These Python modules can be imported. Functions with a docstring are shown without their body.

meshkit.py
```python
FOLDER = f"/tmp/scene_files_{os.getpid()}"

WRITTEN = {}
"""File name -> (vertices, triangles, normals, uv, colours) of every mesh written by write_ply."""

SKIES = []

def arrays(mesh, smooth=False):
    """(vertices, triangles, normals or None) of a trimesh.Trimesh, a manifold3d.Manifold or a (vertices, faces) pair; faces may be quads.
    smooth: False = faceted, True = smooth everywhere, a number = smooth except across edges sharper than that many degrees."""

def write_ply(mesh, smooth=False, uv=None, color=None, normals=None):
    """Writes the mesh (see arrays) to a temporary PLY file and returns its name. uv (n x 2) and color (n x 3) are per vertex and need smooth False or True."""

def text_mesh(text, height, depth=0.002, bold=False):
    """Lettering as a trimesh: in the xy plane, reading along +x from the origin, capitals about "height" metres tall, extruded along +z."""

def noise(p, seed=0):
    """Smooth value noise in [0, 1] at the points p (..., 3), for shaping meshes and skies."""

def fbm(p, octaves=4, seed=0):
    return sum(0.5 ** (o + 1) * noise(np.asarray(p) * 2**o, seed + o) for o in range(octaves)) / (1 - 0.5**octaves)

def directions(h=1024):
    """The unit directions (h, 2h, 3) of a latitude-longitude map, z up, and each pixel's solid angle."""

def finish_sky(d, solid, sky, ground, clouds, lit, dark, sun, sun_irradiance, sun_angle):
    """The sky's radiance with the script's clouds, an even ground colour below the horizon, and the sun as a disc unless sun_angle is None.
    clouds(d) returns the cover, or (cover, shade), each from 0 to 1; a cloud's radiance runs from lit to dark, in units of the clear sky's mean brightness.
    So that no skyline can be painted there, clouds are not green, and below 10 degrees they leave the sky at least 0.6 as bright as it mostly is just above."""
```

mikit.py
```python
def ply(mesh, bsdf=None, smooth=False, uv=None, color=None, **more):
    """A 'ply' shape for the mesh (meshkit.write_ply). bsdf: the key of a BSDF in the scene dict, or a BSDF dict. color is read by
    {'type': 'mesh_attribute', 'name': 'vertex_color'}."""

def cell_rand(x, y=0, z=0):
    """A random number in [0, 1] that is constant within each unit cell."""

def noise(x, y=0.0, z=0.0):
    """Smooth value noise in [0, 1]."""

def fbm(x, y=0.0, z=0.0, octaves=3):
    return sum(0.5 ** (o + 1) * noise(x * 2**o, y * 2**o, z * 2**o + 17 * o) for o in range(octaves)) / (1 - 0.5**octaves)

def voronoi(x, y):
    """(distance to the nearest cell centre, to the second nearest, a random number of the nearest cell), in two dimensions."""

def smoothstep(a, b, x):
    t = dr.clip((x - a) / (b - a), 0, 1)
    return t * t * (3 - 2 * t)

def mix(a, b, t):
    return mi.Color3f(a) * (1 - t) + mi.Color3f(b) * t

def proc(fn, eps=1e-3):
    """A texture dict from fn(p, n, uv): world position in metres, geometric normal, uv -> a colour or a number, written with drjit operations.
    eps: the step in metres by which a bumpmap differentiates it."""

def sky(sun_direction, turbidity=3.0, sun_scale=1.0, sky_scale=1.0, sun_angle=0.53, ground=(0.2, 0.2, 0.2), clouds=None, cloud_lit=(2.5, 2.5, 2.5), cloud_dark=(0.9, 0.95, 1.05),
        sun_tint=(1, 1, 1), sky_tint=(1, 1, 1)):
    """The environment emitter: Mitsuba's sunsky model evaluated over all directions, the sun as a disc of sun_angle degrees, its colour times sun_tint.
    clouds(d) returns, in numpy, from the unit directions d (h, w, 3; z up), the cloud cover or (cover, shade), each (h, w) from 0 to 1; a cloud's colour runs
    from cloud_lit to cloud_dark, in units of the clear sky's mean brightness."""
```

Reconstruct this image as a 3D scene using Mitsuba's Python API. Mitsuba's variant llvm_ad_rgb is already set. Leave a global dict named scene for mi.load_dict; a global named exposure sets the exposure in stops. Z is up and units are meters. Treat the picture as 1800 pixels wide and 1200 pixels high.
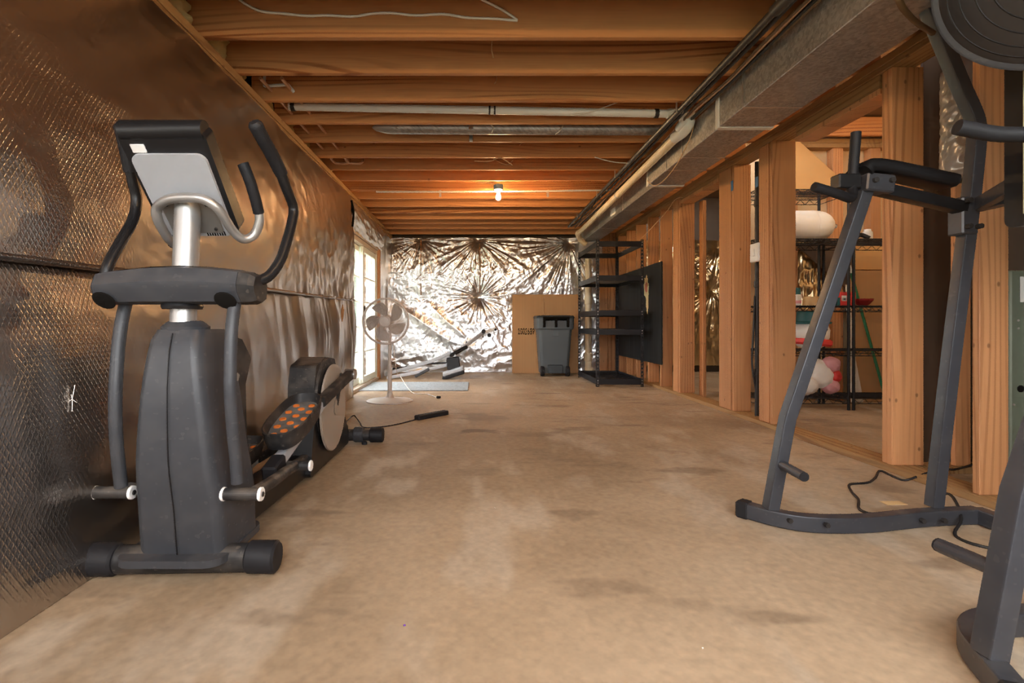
import math, random
import numpy as np, trimesh, mitsuba as mi, mikit, meshkit
import drjit as dr
from shapely.geometry import Polygon, Point, box as sbox
from shapely import affinity
T = mi.ScalarTransform4f
rng = np.random.default_rng(7)
random.seed(7)

# ------------------------------------------------------------------ camera, sky, exposure
CAM_Z, FPX, VX, VY = 0.863, 900.0, 838.0, 568.0
exposure = 1.35
scene, labels = {'type': 'scene'}, {}
scene['camera'] = {'type': 'perspective', 'fov': 90.0, 'fov_axis': 'x', 'near_clip': 0.05, 'far_clip': 200.0,
                   'principal_point_offset_x': (900 - VX) / 1800, 'principal_point_offset_y': (600 - VY) / 1200,
                   'to_world': T().look_at(origin=[0, 0, CAM_Z], target=[0, 1, CAM_Z], up=[0, 0, 1])}
def overcast(d):
    n = meshkit.fbm(d * 3.0, 3, seed=5)
    return 0.75 + 0.25 * n, 0.35 * meshkit.fbm(d * 2.0, 3, seed=9)
SKY = 27.0
scene['sky'] = mikit.sky([-0.35, -0.5, 0.8], turbidity=4.0, sun_scale=0.0, sky_scale=SKY, ground=(0.22, 0.24, 0.2), clouds=overcast,
                         cloud_lit=(1.5, 1.47, 1.4), cloud_dark=(1.05, 1.04, 1.02))
WARM = (1.0, 0.60, 0.27)
BULB_POWER, BULB_NEAR, BULB_STORE = 460.0, 290.0, 270.0

# ------------------------------------------------------------------ helpers
def P(px, py, Y):            # photograph pixel + distance down the room -> point
    return np.array([(px - VX) * Y / FPX, Y, CAM_Z - (py - VY) * Y / FPX])
def F(px, py, z=0.0):        # photograph pixel on the floor
    Y = (CAM_Z - z) * FPX / (py - VY)
    return np.array([(px - VX) * Y / FPX, Y, z])

_used = {}
def key(name, parent=None):
    base = f'{parent}__{name}' if parent else name
    n = _used.get(base, -1) + 1
    _used[base] = n
    return base if n == 0 else f'{base}_{n:03d}'
def put(name, mesh, bsdf, parent=None, smooth=False, label=None, cat=None, kind=None, group=None, **more):
    k = key(name, parent)
    scene[k] = mesh if isinstance(mesh, dict) else mikit.ply(mesh, bsdf, smooth, **more)
    note(k, label, cat, kind, group)
    return k
def note(k, label=None, cat=None, kind=None, group=None):
    d = {}
    if label: d['label'] = label
    if cat: d['category'] = cat
    if kind: d['kind'] = kind
    if group: d['group'] = group
    if d: labels[k] = d
def thing(name, label, cat, group=None, kind=None):
    k = key(name)
    note(k, label, cat, kind, group)
    return k

def cat(*m): return trimesh.util.concatenate([x for x in m])
def box(x0, x1, y0, y1, z0, z1, b=0.003):
    c = np.array([(x0 + x1) / 2, (y0 + y1) / 2, (z0 + z1) / 2]); h = np.abs(np.array([x1 - x0, y1 - y0, z1 - z0])) / 2
    b = min(b, h.min() * 0.45)
    if b <= 0:
        m = trimesh.creation.box(2 * h); m.apply_translation(c); return m
    pts = []
    for s in np.ndindex(2, 2, 2):
        s = np.array(s) * 2 - 1
        for k in range(3):
            o = h - b; o[k] = h[k]
            pts.append(s * o)
    m = trimesh.convex.convex_hull(np.array(pts)); m.apply_translation(c)
    return m
def obox(c, ux, uy, sx, sy, sz, b=0.003):           # box with centre c, axes ux, uy (and their cross), full sizes
    ux = np.array(ux, float); ux /= np.linalg.norm(ux)
    uy = np.array(uy, float); uy -= ux * (uy @ ux); uy /= np.linalg.norm(uy)
    m = box(-sx / 2, sx / 2, -sy / 2, sy / 2, -sz / 2, sz / 2, b)
    M = np.eye(4); M[:3, 0], M[:3, 1], M[:3, 2], M[:3, 3] = ux, uy, np.cross(ux, uy), c
    m.apply_transform(M); return m
def frame(c, ux, uy):
    ux = np.array(ux, float); ux /= np.linalg.norm(ux)
    uy = np.array(uy, float); uy -= ux * (uy @ ux); uy /= np.linalg.norm(uy)
    M = np.eye(4); M[:3, 0], M[:3, 1], M[:3, 2], M[:3, 3] = ux, uy, np.cross(ux, uy), c
    return M
def spline(pts, n=8):
    p = np.array(pts, float)
    if len(p) < 3: return p
    q = np.vstack([2 * p[0] - p[1], p, 2 * p[-1] - p[-2]]); out = []
    for i in range(len(p) - 1):
        a, b, c, d = q[i:i + 4]
        for t in np.arange(n) / n:
            out.append(0.5 * (2 * b + (c - a) * t + (2 * a - 5 * b + 4 * c - d) * t * t + (3 * b - a - 3 * c + d) * t ** 3))
    out.append(p[-1]); return np.array(out)
def sweep(path, ring, cap=True, up=None, scale=None):
    """sweeps the closed 2-D outline along the path (parallel transport); up fixes the outline's second axis."""
    p = np.array(path, float); t = np.gradient(p, axis=0); t /= np.linalg.norm(t, axis=1, keepdims=True)
    ring = np.array(ring, float); k = len(ring); V = []
    a = np.cross(t[0], [0, 0, 1.0] if abs(t[0][2]) < .9 else [1.0, 0, 0]); a /= np.linalg.norm(a)
    for i in range(len(p)):
        if up is not None:
            a = np.cross(t[i], up)
        else:
            a = a - t[i] * (a @ t[i])
        a /= np.linalg.norm(a); b = np.cross(a, t[i])
        s = 1.0 if scale is None else scale[i]
        V.append(p[i] + s * (ring[:, :1] * a + ring[:, 1:] * b))
    V = np.vstack(V); Fc = []
    for i in range(len(p) - 1):
        for j in range(k):
            q = [i * k + j, i * k + (j + 1) % k, (i + 1) * k + (j + 1) % k, (i + 1) * k + j]
            Fc += [[q[0], q[1], q[2]], [q[0], q[2], q[3]]]
    if cap:
        n = len(V); V = np.vstack([V, p[0], p[-1]])
        for j in range(k):
            Fc += [[n, (j + 1) % k, j], [n + 1, (len(p) - 1) * k + j, (len(p) - 1) * k + (j + 1) % k]]
    m = trimesh.Trimesh(V, Fc, process=False)
    m.fix_normals() if False else None
    if cap and m.volume < 0: m.invert()
    return m
def circ(r, n=12, ry=None):
    a = np.arange(n) * 2 * np.pi / n
    return np.stack([r * np.cos(a), (ry or r) * np.sin(a)], 1)
def rrect(w, h, r, n=3):
    pts = []
    for cx, cy, a0 in ((w / 2 - r, h / 2 - r, 0), (-w / 2 + r, h / 2 - r, 90), (-w / 2 + r, -h / 2 + r, 180), (w / 2 - r, -h / 2 + r, 270)):
        for i in range(n + 1):
            a = math.radians(a0 + 90 * i / n); pts.append((cx + r * math.cos(a), cy + r * math.sin(a)))
    return np.array(pts)
def tube(pts, r, n=10, sm=6, cap=True):
    return sweep(spline(pts, sm) if sm else pts, circ(r, n), cap)
def sqtube(pts, w, h, r=0.006, sm=0, up=(0, 0, 1)):
    return sweep(spline(pts, sm) if sm else pts, rrect(w, h, r, 2), True, up=np.array(up, float))
def loft(rings):
    k = len(rings[0]); V = np.vstack(rings); Fc = []
    for i in range(len(rings) - 1):
        for j in range(k):
            q = [i * k + j, i * k + (j + 1) % k, (i + 1) * k + (j + 1) % k, (i + 1) * k + j]
            Fc += [[q[0], q[1], q[2]], [q[0], q[2], q[3]]]
    n = len(V); V = np.vstack([V, np.mean(rings[0], 0), np.mean(rings[-1], 0)])
    for j in range(k):
        Fc += [[n, (j + 1) % k, j], [n + 1, (len(rings) - 1) * k + j, (len(rings) - 1) * k + (j + 1) % k]]
    m = trimesh.Trimesh(V, Fc, process=False)
    if m.volume < 0: m.invert()
    return m
def lathe(prof, c, axis=(0, 0, 1), n=24):
    """prof: (radius, height) pairs along the axis from c."""
    ax = np.array(axis, float); ax /= np.linalg.norm(ax)
    a = np.cross(ax, [0, 0, 1.0] if abs(ax[2]) < .9 else [1.0, 0, 0]); a /= np.linalg.norm(a); b = np.cross(ax, a)
    th = np.arange(n) * 2 * np.pi / n
    rings = [np.array(c) + ax * h + r * (np.cos(th)[:, None] * a + np.sin(th)[:, None] * b) for r, h in prof]
    return loft(rings)
def cyl(p0, p1, r, n=16, b=0.0):
    p0, p1 = np.array(p0, float), np.array(p1, float); L = np.linalg.norm(p1 - p0)
    if b: return lathe([(r - b, 0), (r, b), (r, L - b), (r - b, L)], p0, p1 - p0, n)
    return lathe([(r, 0), (r, L)], p0, p1 - p0, n)
def extr(poly, depth, M):
    m = trimesh.creation.extrude_polygon(poly, depth, engine='earcut'); m.apply_transform(M); return m
def grid(us, vs, fn):
    """height field: fn(U, V) -> xyz"""
    U, V = np.meshgrid(us, vs, indexing='ij'); p = fn(U, V).reshape(-1, 3)
    n, m = len(us), len(vs); i, j = np.meshgrid(np.arange(n - 1), np.arange(m - 1), indexing='ij')
    a = (i * m + j).ravel(); q = np.stack([a, a + m, a + m + 1, a + 1], 1)
    return trimesh.Trimesh(p, np.vstack([q[:, [0, 1, 2]], q[:, [0, 2, 3]]]), process=False)
def ss(a, b, x):
    t = np.clip((x - a) / (b - a), 0, 1); return t * t * (3 - 2 * t)
def nz(x, y, z=0.0, seed=0, oct=3):
    return meshkit.fbm(np.stack(np.broadcast_arrays(np.asarray(x, float), np.asarray(y, float), np.asarray(z, float)), -1), oct, seed)

# ------------------------------------------------------------------ materials
def rgb(*c): return {'type': 'rgb', 'value': list(c)}
def mat(k, color, rough=0.5, metallic=0.0, spec=0.5, bump=None, two=True, **more):
    col = color if isinstance(color, dict) else rgb(*color)
    b = {'type': 'principled', 'base_color': col, 'roughness': rough, 'metallic': metallic, 'specular': spec, **more}
    if bump: b = {'type': 'bumpmap', 'arbitrary': bump[0], 'scale': bump[1], 'bsdf': b}
    scene[k] = {'type': 'twosided', 'bsdf': b} if two else b
N, FB, SS_, MX = mikit.noise, mikit.fbm, mikit.smoothstep, mikit.mix

def wood(u, v, w, cell, light, dark, knotty):
    """grain along u; v, w across; cell: a number per board."""
    o = cell * 37.0
    warp = FB(u * 0.55 + o, v * 5.0 + o, w * 5.0, octaves=2)
    t = v * 26.0 + w * 12.0 + warp * 6.0 + o
    ring = SS_(0.35, 0.95, 0.5 + 0.5 * dr.sin(t * 6.28))
    fine = FB(u * 6.0 + o, v * 160.0, w * 160.0, octaves=2)
    c = MX(light, dark, 0.75 * ring * ring * ring * SS_(0.3, 0.8, N(u * 0.7 + o, v * 7.0 + o, o)) + 0.16 * N(u * 1.1 + o, v * 14.0, o) + 0.22 * fine)
    d, _, r = mikit.voronoi(u * 4.5 + o, (v + w) * 7.0 + o)
    k = (1 - SS_(0.025, 0.075, d)) * dr.select(r > 1 - knotty, mi.Float(1), mi.Float(0))
    c = MX(c, (0.16, 0.065, 0.025), k * 0.7)
    return c * (0.82 + 0.36 * cell)
def joist_col(p, n, uv):
    cell = mikit.cell_rand(dr.floor((p.y + 0.16) / 0.4064), 3)
    return wood(p.x, p.z, p.y * 0.3, cell, (0.60, 0.275, 0.108), (0.27, 0.085, 0.024), 0.03)
def stud_col(p, n, uv):
    cell = mikit.cell_rand(dr.floor(p.y / 0.21), dr.floor(p.x / 0.6), 5)
    return wood(p.z, p.x * 1.0 + p.y, p.y * 0.5, cell, (0.56, 0.272, 0.118), (0.34, 0.138, 0.052), 0.30)
def plate_col(p, n, uv):
    return wood(p.y, p.x, p.z, mi.Float(0.3), (0.40, 0.235, 0.10), (0.25, 0.125, 0.05), 0.15)
mat('m_joist', mikit.proc(joist_col), 0.62, spec=0.3)
mat('m_stud', mikit.proc(stud_col), 0.55, spec=0.35)
mat('m_plate', mikit.proc(plate_col), 0.65, spec=0.3)
def floor_col(p, n, uv):
    a = FB(p.x * 0.9, p.y * 0.9, 3.0, octaves=4)
    b = FB(p.x * 5.0 + 9, p.y * 2.2, 1.0, octaves=4)
    f = FB(p.x * 45.0, p.y * 45.0, 5.0, octaves=3)
    c = MX((0.43, 0.318, 0.21), (0.285, 0.20, 0.123), SS_(0.3, 0.75, a))
    c = MX(c, (0.47, 0.39, 0.30), 0.55 * SS_(0.52, 0.8, b))
    c = MX(c, (0.22, 0.155, 0.10), 0.6 * SS_(0.60, 0.78, FB(p.x * 2.3 + 31, p.y * 6.0, 2.0, octaves=4)))
    st = dr.sqrt(dr.square((p.x - 0.02) * 1.0) + dr.square((p.y - 4.1) * 2.4)) + 0.35 * (FB(p.x * 7, p.y * 9, 8.0) - 0.5)
    c = MX(c, (0.12, 0.08, 0.052), 0.75 * (1 - SS_(0.10, 0.22, st)))
    return c * (0.86 + 0.28 * f)
def floor_bump(p, n, uv): return FB(p.x * 9, p.y * 9, 1.0, octaves=4)
mat('m_floor', mikit.proc(floor_col), 0.55, spec=0.35, bump=(mikit.proc(floor_bump), 0.004))
def foil_bump(p, n, uv):
    a, b = (p.y + 0.62 * p.z) / 0.020, (p.y - 0.62 * p.z) / 0.020
    l = dr.maximum(dr.abs(dr.sin(a * 3.14)), dr.abs(dr.sin(b * 3.14)))
    return SS_(0.80, 1.0, l) * 0.45 + 1.3 * FB(p.y * 11, p.z * 14, 1.0, octaves=2)
FOIL = (0.53, 0.485, 0.45)
mat('m_foil_left', FOIL, 0.235, 0.98, bump=(mikit.proc(foil_bump), 0.0014))
mat('m_foil', (0.75, 0.76, 0.77), 0.28, 0.96)
mat('m_foil_gold', (0.78, 0.62, 0.38), 0.22, 0.97)
def galv_col(p, n, uv):
    d, e, r = mikit.voronoi((p.x + p.z * 1.0) * 70, p.y * 70)
    return mi.Color3f(0.47, 0.465, 0.46) * (0.66 + 0.34 * r + 0.5 * (FB(p.x * 8, p.y * 3, p.z * 8) - 0.5))
mat('m_galv', mikit.proc(galv_col), 0.42, 0.75)
mat('m_pvc', (0.70, 0.69, 0.64), 0.4); mat('m_cream_pvc', (0.72, 0.60, 0.42), 0.42)
mat('m_iron', (0.022, 0.02, 0.019), 0.45); mat('m_cable_black', (0.015, 0.015, 0.016), 0.5)
mat('m_cable_brown', (0.13, 0.075, 0.035), 0.55); mat('m_cable_white', (0.66, 0.62, 0.54), 0.5); mat('m_cable_tan', (0.62, 0.40, 0.22), 0.5)
mat('m_copper', (0.60, 0.36, 0.22), 0.45, 0.3)
def dusty(base, dust, amt):
    def f(p, n, uv):
        d = FB(p.x * 14, p.y * 14, p.z * 14, octaves=4)
        return MX(base, dust, amt * SS_(0.35, 0.8, d) * (0.35 + 0.65 * SS_(0.0, 0.8, n.z)) + 0.5 * SS_(0.73, 0.78, FB(p.x * 60, p.y * 60, p.z * 60, octaves=2)) * amt)
    return f
mat('m_charcoal', mikit.proc(dusty((0.036, 0.038, 0.043), (0.19, 0.17, 0.15), 0.16)), 0.42, spec=0.35)
mat('m_black', mikit.proc(dusty((0.016, 0.016, 0.017), (0.19, 0.155, 0.12), 0.40)), 0.5, spec=0.35)
mat('m_tread', mikit.proc(dusty((0.085, 0.083, 0.08), (0.22, 0.20, 0.18), 0.5)), 0.7)
mat('m_blackpl', (0.010, 0.010, 0.011), 0.38, spec=0.35)
mat('m_silver', (0.40, 0.39, 0.375), 0.38, 0.7); mat('m_silverpl', (0.40, 0.41, 0.43), 0.42, 0.15)
mat('m_plategrey', (0.26, 0.245, 0.225), 0.45, 0.5)
mat('m_steel', (0.62, 0.6, 0.58), 0.3, 0.9); mat('m_whitepl', (0.78, 0.76, 0.73), 0.4)
mat('m_orange', (0.58, 0.15, 0.025), 0.55); mat('m_disc', (0.33, 0.27, 0.215), 0.5)
mat('m_rust', (0.30, 0.14, 0.05), 0.8)
mat('m_tower', mikit.proc(dusty((0.046, 0.049, 0.058), (0.22, 0.20, 0.175), 0.15)), 0.36, 0.25, spec=0.4)
mat('m_rubber', (0.012, 0.012, 0.014), 0.6, spec=0.3); mat('m_vinyl', (0.008, 0.008, 0.009), 0.45, spec=0.3)
mat('m_thread', (0.45, 0.44, 0.30), 0.6)
mat('m_shelf', (0.013, 0.014, 0.017), 0.5, spec=0.3)
def board_col(p, n, uv): return MX((0.20, 0.18, 0.16), (0.30, 0.26, 0.22), FB(p.x * 30, p.y * 6, p.z, octaves=3))
mat('m_board', mikit.proc(board_col), 0.7)
def cardboard_col(p, n, uv): return mi.Color3f(0.47, 0.265, 0.125) * (0.88 + 0.10 * N(p.x * 3, p.z * 3) + 0.10 * N(p.x * 160, p.y * 160, 0.5))
mat('m_card', mikit.proc(cardboard_col), 0.8, spec=0.15)
mat('m_ink', (0.008, 0.007, 0.006), 0.8, spec=0.05)
mat('m_bin', (0.065, 0.078, 0.085), 0.45); mat('m_bindark', (0.028, 0.036, 0.042), 0.5)
def panel_col(p, n, uv): return mi.Color3f(0.011, 0.012, 0.0125) * (0.7 + 0.9 * FB(p.y * 22, p.z * 2.0, 3.0, octaves=3))
mat('m_panel', mikit.proc(panel_col), 0.6, spec=0.25)
mat('m_peel', (0.62, 0.50, 0.28), 0.8); mat('m_peelred', (0.52, 0.16, 0.09), 0.8)
mat('m_fan', (0.50, 0.44, 0.39), 0.42); mat('m_blade', (0.36, 0.31, 0.27), 0.45)
def mat_col(p, n, uv): return mi.Color3f(0.27, 0.30, 0.315) * (0.68 + 0.64 * FB(p.x * 55, p.y * 55, 1.0, octaves=2))
mat('m_mat', mikit.proc(mat_col), 0.95, spec=0.05)
mat('m_vinylframe', (0.72, 0.76, 0.68), 0.4); mat('m_frameclay', (0.46, 0.38, 0.30), 0.5)
mat('m_pane', (0.9, 0.9, 0.9), two=False); scene['m_pane'] = {'type': 'thindielectric', 'int_ior': 1.5}
mat('m_batt', (0.62, 0.47, 0.22), 0.95, spec=0.05)
mat('m_sub', (0.12, 0.062, 0.028), 0.8)
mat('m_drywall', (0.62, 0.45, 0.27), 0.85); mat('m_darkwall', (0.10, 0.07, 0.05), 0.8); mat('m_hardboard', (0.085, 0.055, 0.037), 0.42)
mat('m_blue', (0.05, 0.16, 0.35), 0.6); mat('m_bluebox', (0.10, 0.24, 0.38), 0.5); mat('m_ceramic', (0.8, 0.76, 0.68), 0.3)
mat('m_tank', (0.76, 0.74, 0.70), 0.22, clearcoat=0.5); mat('m_red', (0.62, 0.045, 0.04), 0.5); mat('m_darkred', (0.22, 0.012, 0.014), 0.4)
mat('m_teal', (0.012, 0.085, 0.09), 0.5); mat('m_plush', (0.74, 0.71, 0.67), 0.9, sheen=0.5); mat('m_pink', (0.66, 0.33, 0.36), 0.8)
mat('m_green', (0.02, 0.16, 0.075), 0.4); mat('m_tan', (0.55, 0.36, 0.17), 0.7); mat('m_clearpl', (0.55, 0.53, 0.50), 0.25)
mat('m_cabinet', (0.17, 0.20, 0.145), 0.45, 0.2); mat('m_paper', (0.76, 0.74, 0.71), 0.7); mat('m_plywood', (0.60, 0.335, 0.13), 0.6)
mat('m_film', (0.36, 0.34, 0.32), 0.25, 0.3); mat('m_drum', (0.045, 0.043, 0.045), 0.30, 0.6)
mat('m_grass', (0.12, 0.18, 0.08), 0.9); mat('m_leaf', (0.085, 0.135, 0.06), 0.7); mat('m_bark', (0.20, 0.14, 0.09), 0.9); mat('m_patio', (0.26, 0.26, 0.24), 0.8)
mat('m_lint', (0.85, 0.82, 0.76), 0.9); mat('m_purple', (0.20, 0.08, 0.40), 0.6)
scene['m_bulbglass'] = {'type': 'diffuse', 'reflectance': rgb(0.8, 0.8, 0.8)}
def emitter(p): return {'type': 'area', 'radiance': rgb(*[p * c for c in WARM])}

# ------------------------------------------------------------------ the setting
CEIL, WALL_Y, SUB = 2.441, 9.05, 2.676
put('floor', box(-3.0, 6.2, -0.6, 9.6, -0.12, 0, 0), 'm_floor', label='worn beige concrete basement floor', cat='floor', kind='structure')
C = thing('ceiling', 'open ceiling of exposed wooden joists under a dark subfloor', 'ceiling', kind='structure')
put('subfloor', cat(box(-1.75, 2.62, -0.6, 9.4, SUB, SUB + 0.03, 0), box(2.6, 6.0, -0.6, 9.4, 3.12, 3.15, 0)), 'm_sub', C)
JY = [2.84 + 0.4064 * n for n in range(-8, 15)]
joists = []
for n, y in enumerate(JY):
    sag = 0.004 * rng.standard_normal()
    joists.append(put('joist', box(-1.60, 2.55, y - 0.019, y + 0.019, CEIL + sag, SUB - .001, 0.003), 'm_joist', C))
put('joist', box(-1.60, 2.55, WALL_Y - 0.16, WALL_Y - 0.12, CEIL - 0.03, SUB - .001, 0.003), 'm_joist', C)
WL = thing('wall_left', 'left wall covered with shiny foil faced insulation blankets', 'wall', kind='structure')
put('masonry', cat(box(-1.75, -1.60, -0.6, 6.02, 0, 2.36, 0), box(-1.75, -1.60, 7.83, 9.3, 0, 2.36, 0), box(-1.75, -1.60, 6.02, 7.83, 2.03, 2.36, 0), box(-1.75, -1.72, -0.6, 9.3, 2.36, SUB, 0)), 'm_darkwall', WL)
put('sill_plate', box(-1.66, -1.50, -0.6, 9.1, 2.385, 2.436, 0.004), 'm_plate', WL)
put('sill_plate', box(-1.66, -1.505, -0.6, 9.1, 2.335, 2.384, 0.004), 'm_plate', WL)
def seam_z(Y): return 1.03 + 0.017 * Y
def ridged(n): return 1 - np.abs(2 * n - 1)
def left_x(Y, z, upper):
    t = z / 2.34
    near = 1 - ss(2.0, 5.6, Y)
    base = -1.50 + (1 - t) * (0.05 + 0.14 * near)
    crump = ss(2.6, 4.8, Y)
    if upper:
        s = np.clip((z - seam_z(Y)) / (2.33 - seam_z(Y)), 0, 1)
        x = base + 0.035 * np.sin(np.pi * s) * (0.5 + nz(Y * 1.1, z, 0, 3)) + 0.03 * (1 - s) ** 3
        x = x + 0.055 * (nz(Y * 0.9, z * 1.6, 0, 4, 2) - 0.5) * (0.4 + 0.6 * ss(0.0, .25, s))
        x = x + 0.020 * ridged(nz(Y * 2.2 + z * 1.4, z * 3.0 - Y, 0, 5, 2)) * ss(0.65, 0.98, s)
        x = x + crump * (0.040 * (ridged(nz(Y * 4.0 + z * 2, z * 3.4 - Y * 1.5, 0, 6, 3)) - 0.5) * (1 - 0.75 * s) + 0.018 * (nz(Y * 12, z * 9, 0, 8, 3) - .5) * (1 - .6 * s))
    else:
        s = np.clip(z / seam_z(Y), 0, 1)
        x = base - 0.01 + 0.03 * np.sin(np.pi * s) + 0.06 * (nz(Y * 0.8, z * 1.2, 0, 14, 2) - 0.5)
        x = x + crump * (0.085 * (ridged(nz(Y * 3.3 + z * .4, z * 0.5, 0, 16, 2)) - 0.6) * ss(0, 0.5, s + .25) + 0.022 * (nz(Y * 10, z * 3, 0, 18, 3) - .5))
        x = x + 0.05 * (1 - ss(0, .12, s)) * near * nz(Y * 3, 0, 0, 20, 2)
    x = x + 0.012 * (nz(Y * 4 + z * 2, z * 7 - Y, 0, 22, 3) - 0.5) * (1 - crump)
    return np.minimum(x, -1.30)
ys = np.linspace(-0.6, 6.0, 460)
def up_fn(U, V):
    Z = seam_z(U) - 0.012 + V * (2.345 - seam_z(U) + 0.012) + 0.010 * (nz(U * 4, 0, 0, 30) - .5) * (V > .98)
    return np.stack([left_x(U, Z, True), U, Z], -1)
def lo_fn(U, V):
    Z = 0.002 + V * (seam_z(U) + 0.02); return np.stack([left_x(U, Z, False), U, Z], -1)
def flip(m): m.invert(); return m
put('insulation_blanket', grid(ys, np.linspace(0, 1, 150), up_fn), 'm_foil_left', WL, True)
put('insulation_blanket', grid(ys, np.linspace(0, 1, 120), lo_fn), 'm_foil_left', WL, True)
def hem(U, V):   # the folded hem of the upper blanket along the seam
    a = V * 2 * np.pi; Z = seam_z(U) + 0.011 * np.sin(a) + 0.006 * (nz(U * 3, 0, 0, 33) - .5); X = left_x(U, seam_z(U) + 0 * U, True) + 0.008 + 0.010 * np.cos(a)
    return np.stack([X, U, Z], -1)
put('insulation_hem', grid(ys, np.linspace(0, 1, 9), hem), 'm_foil_left', WL, True, label='folded seam between the upper and lower blankets')
def end_fn(U, V):    # ragged end of the blanket returning to the door jamb
    X = -1.62 + U * (left_x(np.full_like(V, 6.0), V * 2.3, False) + 1.62); return np.stack([X, 6.0 + 0.03 * nz(V * 9, U * 4, 0, 35) * U, V * 2.34], -1)
put('insulation_blanket', grid(np.linspace(0, 1, 12), np.linspace(0, 1, 120), end_fn), 'm_foil_left', WL, True)
def hd_fn(U, V):     # piece above the door
    Y = 6.02 + U * 2.0; Z = 1.99 + V * 0.36; X = -1.515 + 0.05 * np.sin(np.pi * V) + 0.05 * (ridged(nz(U * 6 + V * 2, V * 3, 0, 37)) - .5)
    return np.stack([X, Y, Z], -1)
put('insulation_blanket', grid(np.linspace(0, 1, 120), np.linspace(0, 1, 40), hd_fn), 'm_foil', WL, True)
def cn_fn(U, V):     # strip between door jamb and corner
    Y = 7.96 + U * 1.1; Z = V * 2.35; X = -1.545 + 0.02 * nz(U * 5, V * 9, 0, 39) + 0.04 * ridged(nz(U * 4, V * 2, 0, 40)); return np.stack([X, Y, Z], -1)
put('insulation_blanket', grid(np.linspace(0, 1, 60), np.linspace(0, 1, 140), cn_fn), 'm_foil', WL, True)
put('jamb_stud', box(-1.60, -1.49, 7.84, 7.93, 0.0, 2.0, 0.004), 'm_stud', WL)
put('header_board', box(-1.62, -1.50, 6.0, 7.9, 1.975, 2.02, 0.004), 'm_frameclay', WL)
for k in range(24):   # yellow batts between the joist ends
    y = JY[0] + 0.4064 * k
    if y < 2.0 or y > 8.9: continue
    def bt(U, V):
        Y = y + 0.03 + U * 0.35; Z = 2.437 + V * 0.235; X = -1.70 + 0.16 * nz(U * 3 + k * 3, V * 3, k, 41) + 0.05 * nz(U * 9 + k, V * 9, k, 42); return np.stack([X, Y, Z], -1)
    put('insulation_batt', grid(np.linspace(0, 1, 16), np.linspace(0, 1, 12), bt), 'm_batt', WL, True)
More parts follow.
